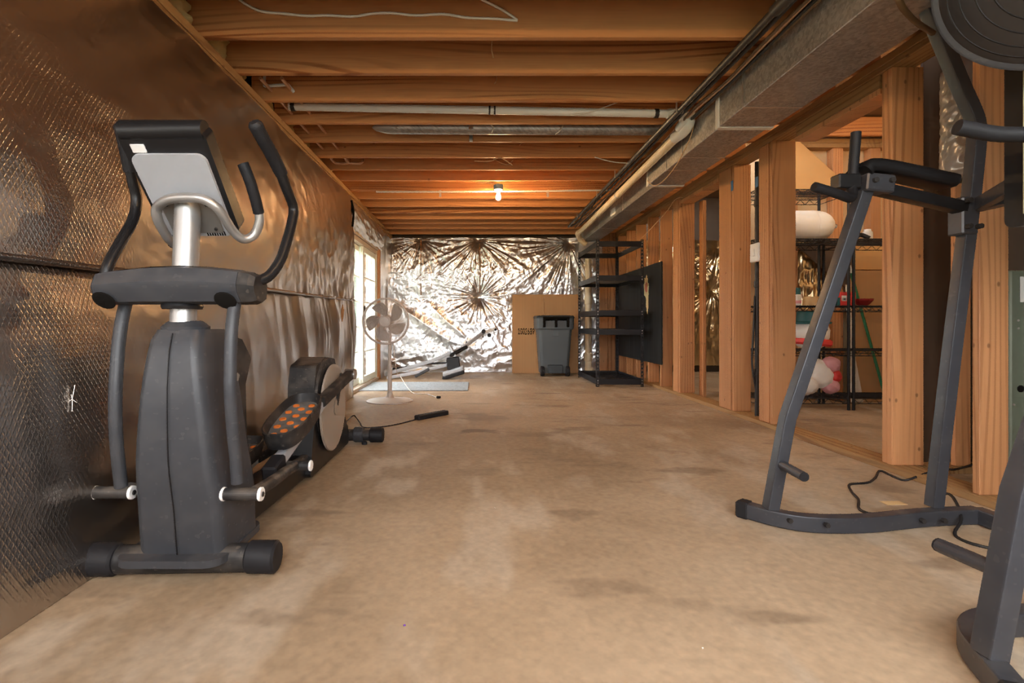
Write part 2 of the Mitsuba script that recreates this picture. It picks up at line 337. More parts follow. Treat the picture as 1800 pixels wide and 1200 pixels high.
# gap in the blanket edge and a tear
put('tear', tube([P(613, 352, 5.75) + [.03, 0, 0], P(616, 372, 5.75) + [.035, 0, 0], P(615, 398, 5.75) + [.03, 0, 0]], 0.012, 6), 'm_ink', WL, True, label='dark slit at the top end of the blanket')
tx = left_x(np.array([5.3]), np.array([.9]), False)[0] + .02
put('tear', lathe([(0.004, 0), (0.014, 0.06), (0.017, 0.12), (0.004, 0.18)], [tx, 5.28, 0.88], (0, .15, 1), 8), 'm_rust', WL, True, label='reddish torn hole in the lower blanket')
tx = left_x(np.array([1.52]), np.array([.62]), False)[0] + .006
put('tear', cat(*[cyl([tx, 1.67, .615], [tx + .004, 1.67 + .018 * math.cos(a), .615 + r_ * math.sin(a)], .0012, 5) for a, r_ in ((1.2, .05), (2.1, .02), (3.3, .02), (4.4, .04), (5.6, .02))]), 'm_lint', WL, label='bright star shaped tear')

WB = thing('wall_back', 'back wall covered in crumpled bright silver foil insulation', 'wall', kind='structure')
put('masonry', box(-1.75, 6.1, WALL_Y + 0.12, WALL_Y + 0.3, 0, 3.1, 0), 'm_darkwall', WB)
TUFTS = [(-0.98, 2.33, .45), (0.02, 2.33, .60), (0.05, 1.33, .42), (1.62, 2.28, .95), (-1.50, 2.30, .35)]
def foil_disp(X, Z, tufts, seed=0):
    h = 0.0 * X
    for k, (tx, tz, r0) in enumerate(tufts):
        dx, dz = X - tx, Z - tz; r = np.sqrt(dx * dx + dz * dz) + 1e-6; th = np.arctan2(dz, dx)
        pl = ridged(nz(th * 7.0 + 0.5 * nz(r * 3, th, 0, seed + k, 2), k * 7.0 + r * 0.6, 0, seed + 50 + k, 2))
        e = np.exp(-(r / r0) ** 1.4)
        h = h + 0.050 * (pl - 0.55) * e * ss(0.0, 0.25, r) - 0.06 * np.exp(-(r / 0.12) ** 2)
    h = h + 0.045 * (nz(X * 1.3, Z * 1.3, 0, seed + 70, 2) - .5) + 0.017 * (ridged(nz(X * 5 + Z * 3, Z * 4 - X * 3, 0, seed + 71, 3)) - .5) + 0.0065 * (ridged(nz(X * 13 + Z * 4, Z * 11 - X * 5, 0, seed + 72, 3)) - .5)
    return h
def back_up(U, V):
    X = -1.56 + U * 3.95; Z = 1.30 + V * 1.06 + 0.008 * nz(X * 5, 0, 0, 80); s = np.sin(np.pi * np.clip(V, 0, 1))
    return np.stack([X, WALL_Y - 0.05 - 0.03 * s - foil_disp(X, Z, TUFTS) , Z], -1)
def back_lo(U, V):
    X = -1.56 + U * 3.95; Z = 0.005 + V * 1.31; h = foil_disp(X, Z, TUFTS)
    h = h + 0.06 * (ridged(nz(X * 0.5 - Z * .3, Z * 2.6 + X * 1.9, 0, 83, 2)) - .5) * (1 - ss(1.0, 1.3, Z)) * (1 - ss(-.2, .7, X)) + 0.04 * (ridged(nz(X * .8, Z * 4.5 - X * .6, 0, 84, 2)) - .5) * (1 - ss(.25, .6, Z))
    return np.stack([X, WALL_Y - 0.035 - h - .02 * np.sin(np.pi * V), Z], -1)
put('foil_sheet', grid(np.linspace(0, 1, 420), np.linspace(0, 1, 130), back_up), 'm_foil', WB, True)
put('foil_sheet', grid(np.linspace(0, 1, 420), np.linspace(0, 1, 150), back_lo), 'm_foil', WB, True)
def back_rt(U, V):
    X = 2.6 + U * 3.3; Z = 0.12 + V * 2.2; return np.stack([X, WALL_Y - 0.04 - 1.5 * foil_disp(X, Z, [(4.25, 2.2, .9), (4.15, 1.45, .5), (3.4, 2.2, .6)], 90), Z], -1)
put('foil_sheet', grid(np.linspace(0, 1, 330), np.linspace(0, 1, 220), back_rt), 'm_foil_gold', WB, True)
put('batten', box(-0.985, -0.97, WALL_Y - 0.085, WALL_Y - 0.05, 1.36, 2.33, .002), 'm_rust', WB)
put('batten', box(0.045, 0.057, WALL_Y - 0.088, WALL_Y - 0.06, 1.40, 2.25, .002), 'm_rust', WB)

put('wall_rear', cat(box(-1.75, -1.2, -0.62, -0.5, 0, 3.1, 0), box(2.2, 6.0, -0.62, -0.5, 0, 3.1, 0), box(-1.2, 2.2, -0.62, -0.5, 2.30, 3.1, 0), box(-1.2, 2.2, -0.62, -0.5, 0, .75, 0)), 'm_drywall', label='rear wall with a wide opening to daylight behind the camera', cat='wall', kind='structure')
for xa, xb in ((2.13, 2.27), (2.275, 2.40)): put('corner_board', box(xa, xb, 8.86, 8.90, .0, 2.42, .003), 'm_stud', WB)
# sliding door in the left wall
D = thing('door_1', 'sliding patio door with muntin grid in the left foil wall', 'door', kind='structure')
dx = -1.57
for a in ((6.03, 6.09, .03, 1.97), (7.77, 7.83, .03, 1.97)): put('jamb', box(dx - .09, dx + .05, a[0], a[1], a[2], a[3], .004), 'm_vinylframe', D)
put('head', box(dx - .09, dx + .05, 6.09, 7.77, 1.91, 1.97, .004), 'm_frameclay', D)
put('sill', box(dx - .10, dx + .07, 6.03, 7.83, 0.0, 0.045, .004), 'm_frameclay', D)
for (y0, y1, x) in ((6.09, 6.97, dx - .035), (6.90, 7.77, dx + .02)):
    pn = put('panel', cat(box(x - .02, x + .02, y0, y0 + .075, .05, 1.905), box(x - .02, x + .02, y1 - .06, y1, .05, 1.905), box(x - .02, x + .02, y0 + .075, y1 - .06, .05, .14), box(x - .02, x + .02, y0 + .075, y1 - .06, 1.83, 1.905)), 'm_vinylframe', D)
    put('pane', box(x - .004, x - .003, y0 + .07, y1 - .055, .13, 1.84, 0), 'm_pane', pn) if False else put('pane', trimesh.Trimesh([[x, y0 + .07, .13], [x, y1 - .055, .13], [x, y1 - .055, 1.84], [x, y0 + .07, 1.84]], [[0, 1, 2], [0, 2, 3]], process=False), 'm_pane', pn)
    for k in range(1, 5):
        z = .14 + k * (1.69 / 5); put('muntin', box(x - .009, x + .009, y0 + .07, y1 - .055, z - .009, z + .009, .002), 'm_vinylframe', pn)
    for k in (1, 2):
        yy = y0 + .075 + k * (y1 - y0 - .135) / 3; put('muntin', box(x - .0085, x + .0085, yy - .009, yy + .009, .135, 1.835, .002), 'm_vinylframe', pn)
put('latch', box(dx + .04, dx + .06, 6.93, 6.95, .95, 1.10, .004), 'm_blackpl', D)
# outside
put('ground', box(-40, -1.76, -20, 40, -0.25, -0.06, 0), 'm_grass', label='pale green lawn outside the sliding door', cat='lawn', kind='structure')
put('patio', box(-4.2, -1.75, 4.6, 9.4, -0.08, -0.02, .01), 'm_patio', label='pale concrete patio slab outside the sliding door', cat='patio', kind='structure')
bl = ['nearest pale green shrub seen through the near glass of the sliding door', 'leafy green shrub beside the patio seen through the sliding door', 'tall green shrub farther out behind the sliding door glass', 'broad green shrub at the far right of the door view', 'large background tree crown above the shrubs outside the door']
for k, (x, y, h, r) in enumerate([(-3.25, 14.2, 2.3, .8), (-4.9, 19.5, 3.0, 1.1), (-5.6, 25.5, 4.6, 1.4), (-7.6, 30.0, 4.4, 1.6), (-10.5, 44.0, 9.0, 3.8)]):
    g = thing('shrub' if k < 4 else 'tree', bl[k], 'shrub' if k < 4 else 'tree')
    lm = []
    r2 = np.random.default_rng(100 + k)
    v = r2.standard_normal((1800, 3)); v /= np.linalg.norm(v, axis=1, keepdims=True); rad = r2.uniform(.6, 1.0, (1800, 1))
    c = np.array([x, y, h * .55]) + v * rad * [r, r, h * .45]
    d1 = r2.standard_normal((1800, 3)); d2 = r2.standard_normal((1800, 3)); sz = .16 + .035 * h
    d1 *= sz / np.linalg.norm(d1, axis=1, keepdims=True); d2 *= sz / np.linalg.norm(d2, axis=1, keepdims=True)
    V = np.stack([c - d1, c - d2 * .5, c + d1, c + d2 * .5], 1).reshape(-1, 3); i = np.arange(1800) * 4
    put('foliage', trimesh.Trimesh(V, np.vstack([np.stack([i, i + 1, i + 2], 1), np.stack([i, i + 2, i + 3], 1)]), process=False), 'm_leaf', g)
    put('trunk', cyl([x, y, -.06], [x + .1, y, h * .6], .05 + .02 * h, 8), 'm_bark', g, 40)

# right stud wall
WR = thing('wall_right', 'open framed stud wall of rough lumber along the right side', 'wall', kind='structure')
XW = 2.41
put('bottom_plate', box(2.395, 2.56, -0.4, 8.95, 0.0, 0.038, .003), 'm_plate', WR)
put('top_plate', box(2.40, 2.56, -0.4, 8.95, 2.39, 2.437, .003), 'm_plate', WR)
put('top_plate', box(2.405, 2.555, -0.4, 8.95, 2.352, 2.389, .003), 'm_plate', WR)
STUDS = [(1548, 1568, 1624, 2), (1334, 1358, 1399, 9), (1264, 1290, 1320, 9), (1183, 1195, 1221, 9), (1160, 1162, 1181, 1), (1138, 1140, 1159, 1), (1117, 1119, 1136, 1), (1100, 1102, 1117, 1),
         (1085, 1087, 1100, 1), (1072, 1074, 1085, 1), (1060, 1062, 1072, 1), (1049, 1051, 1060, 1)]
def yat(px, x=XW): return x * FPX / (px - VX)
put('stud', box(XW, XW + .14, yat(1722), yat(1722) + .038, .039, 2.351, .003), 'm_stud', WR)
put('stud', box(XW + .02, XW + .14, 1.90, 1.938, .039, 2.351, .003), 'm_stud', WR)
for a, b, c, kind in STUDS:
    Yb, Ya = yat(b), yat(a); w = min((c - b) * Yb / FPX, .19)
    if kind == 2:
        put('stud', box(XW, XW + w, Yb, Yb + .039, .039, 2.351, .003), 'm_stud', WR); put('stud', box(XW + .004, XW + w, Yb + .040, Yb + .080, .039, 2.351, .003), 'm_stud', WR)
    elif kind == 9:
        put('stud', box(XW, XW + w, Yb, Yb + .039, .039, 2.351, .003), 'm_stud', WR); put('stud', box(XW - .001, XW + .038, Yb + .052, Ya, .039, 2.351, .004), 'm_stud', WR)
        put('stud', box(XW + .06, XW + w, Ya - .04, Ya - .002, .039, 2.351, .003), 'm_stud', WR)
    else:
        put('stud', box(XW, XW + .15, Yb, Yb + .038, .039, 2.351, .003), 'm_stud', WR)
put('stud', box(2.64, 2.68, yat(1229, 2.64) - .10, yat(1229, 2.64), .0, 2.3, .003), 'm_stud', WR)
put('stud', box(XW + .10, XW + .15, yat(1334) + .07, yat(1334) + .11, .039, 2.351, .003), 'm_stud', WR)
for (y0, y1, zb) in ((yat(1263), yat(1196), 2.315), (yat(1546), yat(1399), 2.27)):
    put('header', box(XW, XW + .07, y0, y1, zb, 2.351, .004), 'm_plate', WR); put('header', box(XW + .075, XW + .145, y0, y1, zb + .004, 2.351, .004), 'm_stud', WR)
    put('header', box(XW - .002, XW + .15, y0, y1, zb - .038, zb - .001, .004), 'm_stud', WR)
for (px, py, y) in ((1289, 325, yat(1290)), (1335, 318, yat(1334))): 
    put('tape_scrap', box(XW - .004, XW - .001, y + .01, y + .05, P(px, py + 9, y)[2], P(px, py - 9, y)[2], .0005), 'm_blue', WR, label='scrap of blue tape')
# rooms behind the stud wall
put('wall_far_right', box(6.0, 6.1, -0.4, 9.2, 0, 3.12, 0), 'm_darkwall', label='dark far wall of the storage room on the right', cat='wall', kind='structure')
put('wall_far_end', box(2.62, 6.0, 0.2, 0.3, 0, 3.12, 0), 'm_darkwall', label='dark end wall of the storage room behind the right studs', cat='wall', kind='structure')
WC = thing('wall_closet', 'framed closet back wall with tan drywall behind its studs', 'wall', kind='structure')
put('drywall', box(2.9, 5.6, 5.83, 5.86, 0, 3.1, 0), 'm_drywall', WC)
put('foil_patch', grid(np.linspace(0, 1, 60), np.linspace(0, 1, 60), lambda U, V: np.stack([3.62 + U * .42, 5.81 - .05 * ridged(nz(U * 4, V * 4, 0, 130)), .98 + V * .8], -1)), 'm_foil_gold', WC, True)
for px0, px1 in ((1384, 1404), (1464, 1484), (1530, 1550), (1590, 1610)):
    put('stud', box(P(px0, 0, 5.72)[0], P(px1, 0, 5.72)[0] - .01, 5.72, 5.82, 0.0, 2.82, .003), 'm_stud', WC)
for z in (2.82, 2.87): put('top_plate', box(2.9, 5.6, 5.70, 5.82, z, z + .048, .003), 'm_plate', WC)
put('landing_joist', box(2.9, 5.6, 5.55, 5.59, 2.90, 3.10, .003), 'm_joist', WC)
M = np.eye(4); M[:3, 0], M[:3, 1], M[:3, 2], M[:3, 3] = [1, 0, 0], [0, 0, 1], [0, -1, 0], [0, 5.70, 0]
def pix_poly(pts, Y): return Polygon([(P(a, b, Y)[0], P(a, b, Y)[2]) for a, b in pts])
put('brace', extr(pix_poly([(1396, 250), (1404, 250), (1466, 306), (1466, 336), (1396, 336)], 5.7), .02, M), 'm_plywood', WC)
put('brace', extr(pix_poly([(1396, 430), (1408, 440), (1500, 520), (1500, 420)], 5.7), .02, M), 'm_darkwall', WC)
put('header_board', box(P(1484, 0, 5.7)[0], 5.3, 5.69, 5.715, P(0, 474, 5.7)[2], P(0, 425, 5.7)[2], .002), 'm_plywood', WC)
put('wall_closet_side', box(4.75, 4.78, 3.2, 5.7, 0, 3.1, 0), 'm_drywall', label='tan side wall at the right of the storage closet', cat='wall', kind='structure')

# ------------------------------------------------------------------ lamps
def bulb(name, c, power, label, joist_z=CEIL):
    g = thing(name, label, 'light bulb')
    x, y = c[0], c[1]
    put('junction_box', lathe([(.052, 0), (.054, .004), (.054, .045), (.05, .048)], [x, y, joist_z - .05], (0, 0, 1), 20), 'm_bluebox', g, 35)
    put('lamp_holder', lathe([(.022, 0), (.03, .012), (.05, .022), (.052, .03)], [x, y, joist_z - .08], (0, 0, 1), 20), 'm_ceramic', g, 35)
    k = put('glass_bulb', lathe([(.004, -.062), (.018, -.058), (.028, -.045), (.032, -.03), (.030, -.015), (.022, .006), (.015, .022), (.014, .04)], [x, y, joist_z - .115], (0, 0, 1), 20), 'm_bulbglass', g, True)
    scene[k]['emitter'] = emitter(power)
    return g
bulb('ceiling_bulb', (0.247, 5.84), BULB_POWER, 'glowing bare bulb under a blue junction box on the joists')
bulb('ceiling_bulb', (0.25, 0.9), BULB_NEAR, 'bare bulb on the joists above the camera end of the room')
bulb('storage_bulb', (3.6, 4.0), BULB_STORE, 'bare bulb lighting the storage closet behind the studs', 2.75)
bulb('storage_bulb', (3.6, 7.3), BULB_STORE * .5, 'bare bulb in the dark room behind the far doorway', 2.60)

# ------------------------------------------------------------------ ceiling services
DU = thing('duct', 'long galvanized rectangular duct hung along the right side under the joists', 'duct')
zb = 2.217
put('duct_section', cat(box(1.672, 2.045, 0.3, 3.53, zb, CEIL - .004, .004)), 'm_galv', DU)
put('duct_section', box(1.690, 2.035, 3.57, 5.05, zb + .008, CEIL - .004, .004), 'm_galv', DU)
put('duct_section', box(1.775, 2.030, 5.09, 8.75, zb + .02, CEIL - .004, .004), 'm_galv', DU)
for (y, x0, z0) in ((3.53, 1.665, zb - .006), (5.05, 1.688, zb + .0)):
    put('collar', cat(box(x0, 2.05, y, y + .045, z0, z0 + .012, .002), box(x0, x0 + .012, y, y + .045, z0, CEIL - .004, .002)), 'm_pvc', DU)
for y in (3.2, 4.2, 4.55, 6.2, 7.4): 
    x0 = 1.670 if y < 3.5 else 1.688 if y < 5 else 1.773
    put('joint_strip', cat(box(x0 - .004, x0, y, y + .02, zb, CEIL - .006, .001), box(x0, 2.04, y, y + .02, zb - .003 + (.008 if y > 3.5 else 0) + (.012 if y > 5 else 0), zb + .022, .001)), 'm_steel', DU)
put('label_sticker', box(1.7725, 1.7745, 6.55, 6.78, 2.27, 2.36, 0), 'm_paper', DU, label='white paper sticker')
put('drop_boot', box(1.70, 2.1, 8.55, 8.85, 1.98, 2.235, .01), 'm_foil', DU)
GP = thing('gas_pipe', 'black iron gas pipe with a tee running under the joists', 'pipe')
put('pipe', tube([(1.455, 0.4, 2.385), (1.455, 8.1, 2.395)], .021, 12, 0), 'm_iron', GP, 40)
put('tee', cat(cyl((1.455, 2.36, 2.386), (1.455, 2.50, 2.386), .031, 14, .004), cyl((1.455, 2.43, 2.386), (1.43, 2.43, 2.46), .026, 14, .004)), 'm_iron', GP, 40)
put('thread_tape', cat(cyl((1.455, 2.335, 2.386), (1.455, 2.36, 2.386), .024, 14)), 'm_pvc', GP, 40)
for y in (3.66, 5.3, 6.1, 7.3): put('hanger', cat(box(1.43, 1.435, y, y + .02, 2.37, CEIL + .06, 0), box(1.475, 1.48, y, y + .02, 2.37, CEIL + .06, 0)), 'm_steel', GP)
r3 = np.random.default_rng(3)
def bundle(name, mats, label, x, dz, r, amp, seed):
    q = np.random.default_rng(seed); Ys = np.arange(1.0, 8.3, 0.45)
    pts = [(x + amp * q.standard_normal(), y, 2.41 - dz + amp * .8 * q.standard_normal()) for y in Ys]
    return put(name, tube(pts, r, 6, 4), mats, None, True, label=label, cat='cable')
bundle('black_cable', 'm_cable_black', 'thick black cable beside the gas pipe along the ceiling', 1.52, .004, .013, .006, 1)
bundle('black_cable', 'm_cable_black', 'black cable nearest the duct in the ceiling bundle', 1.63, -.005, .011, .006, 2)
bundle('brown_cable', 'm_cable_brown', 'brown cable next to the duct edge along the ceiling', 1.645, .0, .010, .006, 4)
bundle('brown_cable', 'm_cable_brown', 'brown cable between the gas pipe and the duct', 1.575, .01, .009, .010, 5)
bundle('copper_tubing', 'm_copper', 'thin copper colored line weaving through the ceiling cable bundle', 1.60, .0, .007, .010, 6)
VP_ = thing('vent_pipe', 'cream plastic pipe sloping along the duct to the back corner', 'pipe')
pv = [P(1192, 238, 4.06), P(1127, 300, 5.0), P(1072, 355, 6.3), P(1016, 411, 8.35)]
put('pipe', tube([pv[0], pv[3]], .037, 14, 0), 'm_cream_pvc', VP_, 40)
put('elbow', tube([pv[0] + [-.01, .05, -.004], pv[0] + [.02, -.06, .01], pv[0] + [.03, -.13, .05], pv[0] + [.03, -.14, .12]], .043, 14), 'm_pvc', VP_, 40)
for t in (.42, .66): 
    c = pv[0] + (pv[3] - pv[0]) * t; d = (pv[3] - pv[0]) / np.linalg.norm(pv[3] - pv[0]); put('clamp', cyl(c, c + d * .03, .041, 14), 'm_steel', VP_, 40)
put('elbow', tube([pv[3] + [-.0, -.08, .01], pv[3], pv[3] + [.06, .12, -.06], pv[3] + [.16, .18, -.14]], .045, 12), 'm_cream_pvc', VP_, 40)
DP = thing('drain_pipe', 'vertical cream drain pipe behind the metal shelving in the back corner', 'pipe')
put('pipe', cyl((1.90, 8.72, 0.02), (1.90, 8.72, 1.96), .055, 16), 'm_cream_pvc', DP, 40)
for z in (.22, 1.18): put('coupling', cyl((1.90, 8.72, z), (1.90, 8.72, z + .14), .066, 16, .006), 'm_cream_pvc', DP, 40)
put('elbow', tube([(1.90, 8.72, .12), (1.91, 8.70, .05), (1.97, 8.66, .05)], .064, 12), 'm_cream_pvc', DP, 40)
WP = thing('drain_line', 'white plastic drain line crossing below the near joists', 'pipe')
a, b = P(508, 187, 3.87), P(1184, 200, 3.87)
put('pipe', tube([a, b], .030, 14, 0), 'm_pvc', WP, 40)
for px in (512, 1150): c = a + (b - a) * (px - 508) / 676; put('strap', cyl(c, c + [.03, 0, 0], .034, 14), 'm_iron', WP, 40)
for px in (859, 868): c = a + (b - a) * (px - 508) / 676; put('strap', cyl(c, c + [.012, 0, 0], .033, 14), 'm_iron', WP, 40)
put('elbow', tube([b + [-.05, 0, 0], b + [.04, 0, 0], b + [.10, .05, -.03], b + [.10, .14, -.06]], .036, 14), 'm_pvc', WP, 40)
RD = thing('round_duct', 'grey round metal duct tucked between joists with a taped left end', 'duct')
put('pipe', cyl(P(690, 227, 4.275) + [0, 0, .012], P(1163, 229, 4.275) + [0, 0, .012], .052, 18), 'm_galv', RD, 40)
put('taped_end', lathe([(.01, 0), (.03, .03), (.05, .12), (.055, .17), (.053, .22)], P(655, 227, 4.275) + [0, 0, .014], (1, 0, 0), 14), 'm_film', RD, True)
put('hanger_strap', box(P(824, 0, 4.24)[0], P(832, 0, 4.24)[0], 4.215, 4.22, 2.46, 2.60, 0), 'm_steel', RD)
put('hanger_strap', box(P(825, 0, 4.47)[0], P(831, 0, 4.47)[0], 4.425, 4.44, 2.435, 2.56, 0), 'm_steel', RD)
for k, (x, lab) in enumerate(((-1.46, 'thin tan water pipe nearest the left wall passing through the joists'), (-1.315, 'second thin tan water pipe passing through the joists, right of the wall pipe'))):
    g = thing('water_pipe', lab, 'pipe')
    put('pipe', tube([(x, 3.45, 2.515), (x, 5.17, 2.515)], .012, 8, 0), 'm_copper', g, 40)
    put('elbow', tube([(x, 5.10, 2.515), (x + .01, 5.20, 2.50), (x + .05, 5.23, 2.495), (x + .12, 5.23, 2.495), (x + .15, 5.23, 2.51), (x + .15, 5.26, 2.55)], .014, 8), 'm_copper', g, 40)
g = thing('water_pipe', 'short bent white water pipe on the near joist by the left wall', 'pipe')
put('pipe', tube([P(465, 125, 3.60), P(465, 149, 3.60), P(469, 151, 3.60), P(503, 149, 3.60), P(508, 151, 3.6), P(517, 162, 3.63)], .011, 8, 5), 'm_pvc', g, 40)
for (k, pts, lab) in ((0, [(661, 337), (800, 337), (900, 336.5), (1074, 334)], 'thin white conduit strapped under the far joists by the bulb'), ):
    g = thing('conduit', lab, 'conduit'); Yc = 6.2
    put('tube', tube([P(a, b, 5.95) for a, b in pts], .010, 8, 0), 'm_pvc', g, 40)
    for px in (774, 963): put('clip', box(P(px - 2, 0, 5.95)[0], P(px + 2, 0, 5.95)[0], 5.945, 5.955, P(0, 346, 5.95)[2], P(0, 334, 5.95)[2], .001), 'm_steel', g)
def wire(pts, m, lab, r=.005, name='cable', c='cable'): return put(name, tube(pts, r, 6, 5), m, None, True, label=lab, cat=c)
YA = JY[8] - 0.027
wire([P(a, b, YA) for a, b in ((405, -14), (430, 6), (460, 20), (500, 24), (540, 28), (575, 27), (620, 29), (655, 24), (690, 23), (730, 27), (780, 25), (820, 31), (870, 33), (905, 36), (906, 33), (880, 16), (845, -2), (830, -12))], 'm_cable_white', 'white cable stapled in waves across the nearest joist', .007)
for k, (pts, yj, lab) in enumerate([([(866, 64), (864, 84), (867, 101)], 3.19, 'short tan wire hanging onto the second joist'), ([(872, 128), (873, 140), (869, 147)], 3.59, 'short tan wire hanging onto the third joist'),
        ([(1003, 203), (1040, 196), (1085, 180)], 3.83, 'pale wire crossing over the white drain line'), ([(862, 218), (867, 225), (864, 234)], 4.20, 'short pale wire over the round duct, middle'),
        ([(991, 217), (984, 230), (976, 236)], 4.20, 'curved pale wire over the right part of the round duct'), ([(834, 283), (862, 283), (880, 277), (900, 290), (897, 287)], 4.87, 'tan wire looping below the sixth joist'),
        ([(1045, 276), (1075, 284), (1105, 287)], 4.85, 'white wire sagging toward the gas pipe'), ([(836, 320), (856, 321), (870, 324)], 5.72, 'yellowish wire feeding the bulb box'),
        ([(866, 278), (882, 287), (893, 289), (902, 281)], 5.22, 'tan wire loop hanging behind the sixth joist'), ([(925, 248), (918, 250), (913, 256)], 4.84, 'tiny pale wire under the fifth joist')]):
    wire([P(a, b, yj) for a, b in pts], 'm_cable_white' if k in (2, 3, 4, 6) else 'm_cable_tan', lab, .0045)
YS = 5.6
wire([P(1124, 425, 7.0) + [-.02, 0, 0], P(1150, 397, 6.9) + [-.01, 0, 0], P(1175, 371, 6.45) + [-.02, 0, 0], P(1194, 349, 6.05) + [-.03, 0, 0], P(1219, 347, 5.95) + [.0, -.0, 0]], 'm_cable_tan', 'thin tan wire strung across the studs above the shelving', .005)
wire([P(1222, 204, 3.9) + [0, 0, 0], P(1214, 240, 4.02), P(1190, 288, 4.18), P(1166, 318, 4.3), P(1150, 326, 4.4), P(1138, 318, 4.5)], 'm_cable_tan', 'thin tan wire drooping below the duct', .004)
wire([P(1578, -4, 1.95), P(1590, 18, 2.0), P(1612, 40, 2.1), P(1640, 58, 2.2)], 'm_cable_brown', 'brown cable curving beneath the near end of the duct', .012)

# ------------------------------------------------------------------ elliptical trainer
EX = -1.02
E = thing('elliptical_trainer', 'dark grey elliptical trainer with silver console facing away, at the left foil wall', 'exercise machine')
st = put('front_stabilizer', sweep([(-1.26, 1.755, .054), (-.76, 1.772, .054)], circ(.043, 16, .048)), 'm_black', E, 40)
for x0, x1, y in ((-1.335, -1.225, 1.752), (-.79, -.688, 1.772)): put('end_cap', cyl((x0, y, .056), (x1, y, .056), .054, 20, .008), 'm_rubber', st, 40)
for px in (268, 358): 
    c = np.array([(px - VX) * 1.72 / FPX, 1.722, .055]); put('bolt', cyl(c, c + [0, -.012, 0], .009, 6), 'm_rust' if px == 268 else 'm_iron', st)
# front shroud: lofted horizontal sections
def shroud_ring(z, xl, xr, yf, yb, n=6):
    r = .035; pts = []
    for cx, cy, a0 in ((xr - r, yf + r, -90), (xr - r * .6, yb - r, 0), (xl + r * .6, yb - r, 90), (xl + r, yf + r, 180)):
        for i in range(n + 1):
            a = math.radians(a0 + 90 * i / n); pts.append((cx + r * math.cos(a), cy + r * math.sin(a)))
    p = np.array(pts); bow = -.016 * (1 - ((p[:, 0] - (xl + xr) / 2) / ((xr - xl) / 2)) ** 2) * (p[:, 1] < (yf + yb) / 2)
    return np.column_stack([p[:, 0], p[:, 1] + bow, np.full(len(p), z)])
SH = [(.075, -1.152, -.856, 1.735, 1.98), (.21, -1.148, -.856, 1.715, 1.97), (.42, -1.142, -.878, 1.692, 1.955), (.615, -1.126, -.898, 1.69, 1.94), (.74, -1.113, -.914, 1.70, 1.92), (.825, -1.103, -.926, 1.722, 1.90), (.842, -1.095, -.932, 1.735, 1.89)]
zs = np.array([s[0] for s in SH]); from_s = lambda k, z: np.interp(z, zs, [s[k] for s in SH])
from scipy.interpolate import PchipInterpolator as PC
pc = [PC(zs, [s[k] for s in SH]) for k in range(1, 5)]
rings = [shroud_ring(z, *[float(q(z)) for q in pc]) for z in np.linspace(.075, .842, 22)]
sh = put('front_shroud', loft(rings), 'm_charcoal', E, 40)
put('seam_groove', tube([(float(pc[0](z) + pc[1](z)) / 2 - .002, float(pc[2](z)) - .0145, z) for z in np.linspace(.08, .83, 14)], .0022, 5, 0), 'm_blackpl', sh)
put('shroud_cap', lathe([(.075, 0), (.078, .012), (.06, .028), (.05, .034)], (EX, 1.795, .838), (0, 0, 1), 22), 'm_charcoal', sh, 40)
put('shroud_foot', sweep([(EX, 1.85, .062), (EX, 1.85, .086)], rrect(.36, .36, .06, 4)), 'm_charcoal', sh, 40)
# darker side cover behind the front shell
sc_poly = Polygon([(1.80, .10), (2.10, .10), (2.13, .20), (2.06, .42), (2.05, .62), (2.10, .72), (2.02, .80), (1.84, .835), (1.80, .80)])
Mx = np.eye(4); Mx[:3, 0], Mx[:3, 1], Mx[:3, 2], Mx[:3, 3] = [0, 1, 0], [0, 0, 1], [1, 0, 0], [-1.10, 0, 0]
put('side_cover', extr(sc_poly.buffer(-.02).buffer(.02), .175, Mx), 'm_black', E, 30)
Mx2 = Mx.copy(); Mx2[0, 3] = -.8905
put('decal', extr(Polygon([(1.80, .2), (1.845, .17), (1.88, .6), (1.92, .67), (1.90, .68), (1.85, .62), (1.825, .2)]).buffer(.001), .002, Mx2 @ np.diag([1, 1, 1, 1])), 'm_plategrey', E, label='thin grey side decal outline')
put('emblem', cyl((-.868, 1.84, .50), (-.864, 1.84, .50), .022, 16), 'm_orange', E, label='round orange emblem')
po = put('mast', tube([(EX, 1.775, .83), (EX, 1.79, 1.0), (EX, 1.81, 1.30)], .042, 20, 4), 'm_silver', E, 40)
# crossbar shroud
def cross_ring(x, w):
    a = abs(x) / .26; t = 1 - .10 * a * a; d = 0
    pr = np.array([(-.070, .010), (-.052, .054), (-.01, .064), (.05, .058), (.068, .02), (.06, -.04), (.02, -.060), (-.035, -.052), (-.062, -.016)]) * [w, w * t]
    return np.column_stack([np.full(len(pr), EX + .02 + x), 1.735 + pr[:, 0], .978 + pr[:, 1] + .012 * (1 - a * a)])
cr = put('crossbar_shroud', loft([cross_ring(x, w) for x, w in ((-.268, .80), (-.255, .97), (-.20, 1.0), (-.1, 1.03), (0, 1.05), (.1, 1.03), (.19, 1.0), (.215, 1.0))]), 'm_charcoal', E, 25)
put('end_cap', loft([cross_ring(x, w) for x, w in ((.216, .985), (.25, .95), (.268, .80))]), 'm_black', cr, 25)
put('collar', lathe([(.062, 0), (.066, .01), (.058, .03)], (EX, 1.775, .912), (0, 0, 1), 20), 'm_blackpl', cr, 40)
for x in (-1.215, -.815): put('arm_slot', lathe([(.004, -.005), (.030, -.004), (.036, 0), (.030, .004), (.004, .005)], (x - .014, 1.688, .938), (0, -.75, -.66), 18), 'm_ink', cr, 40)
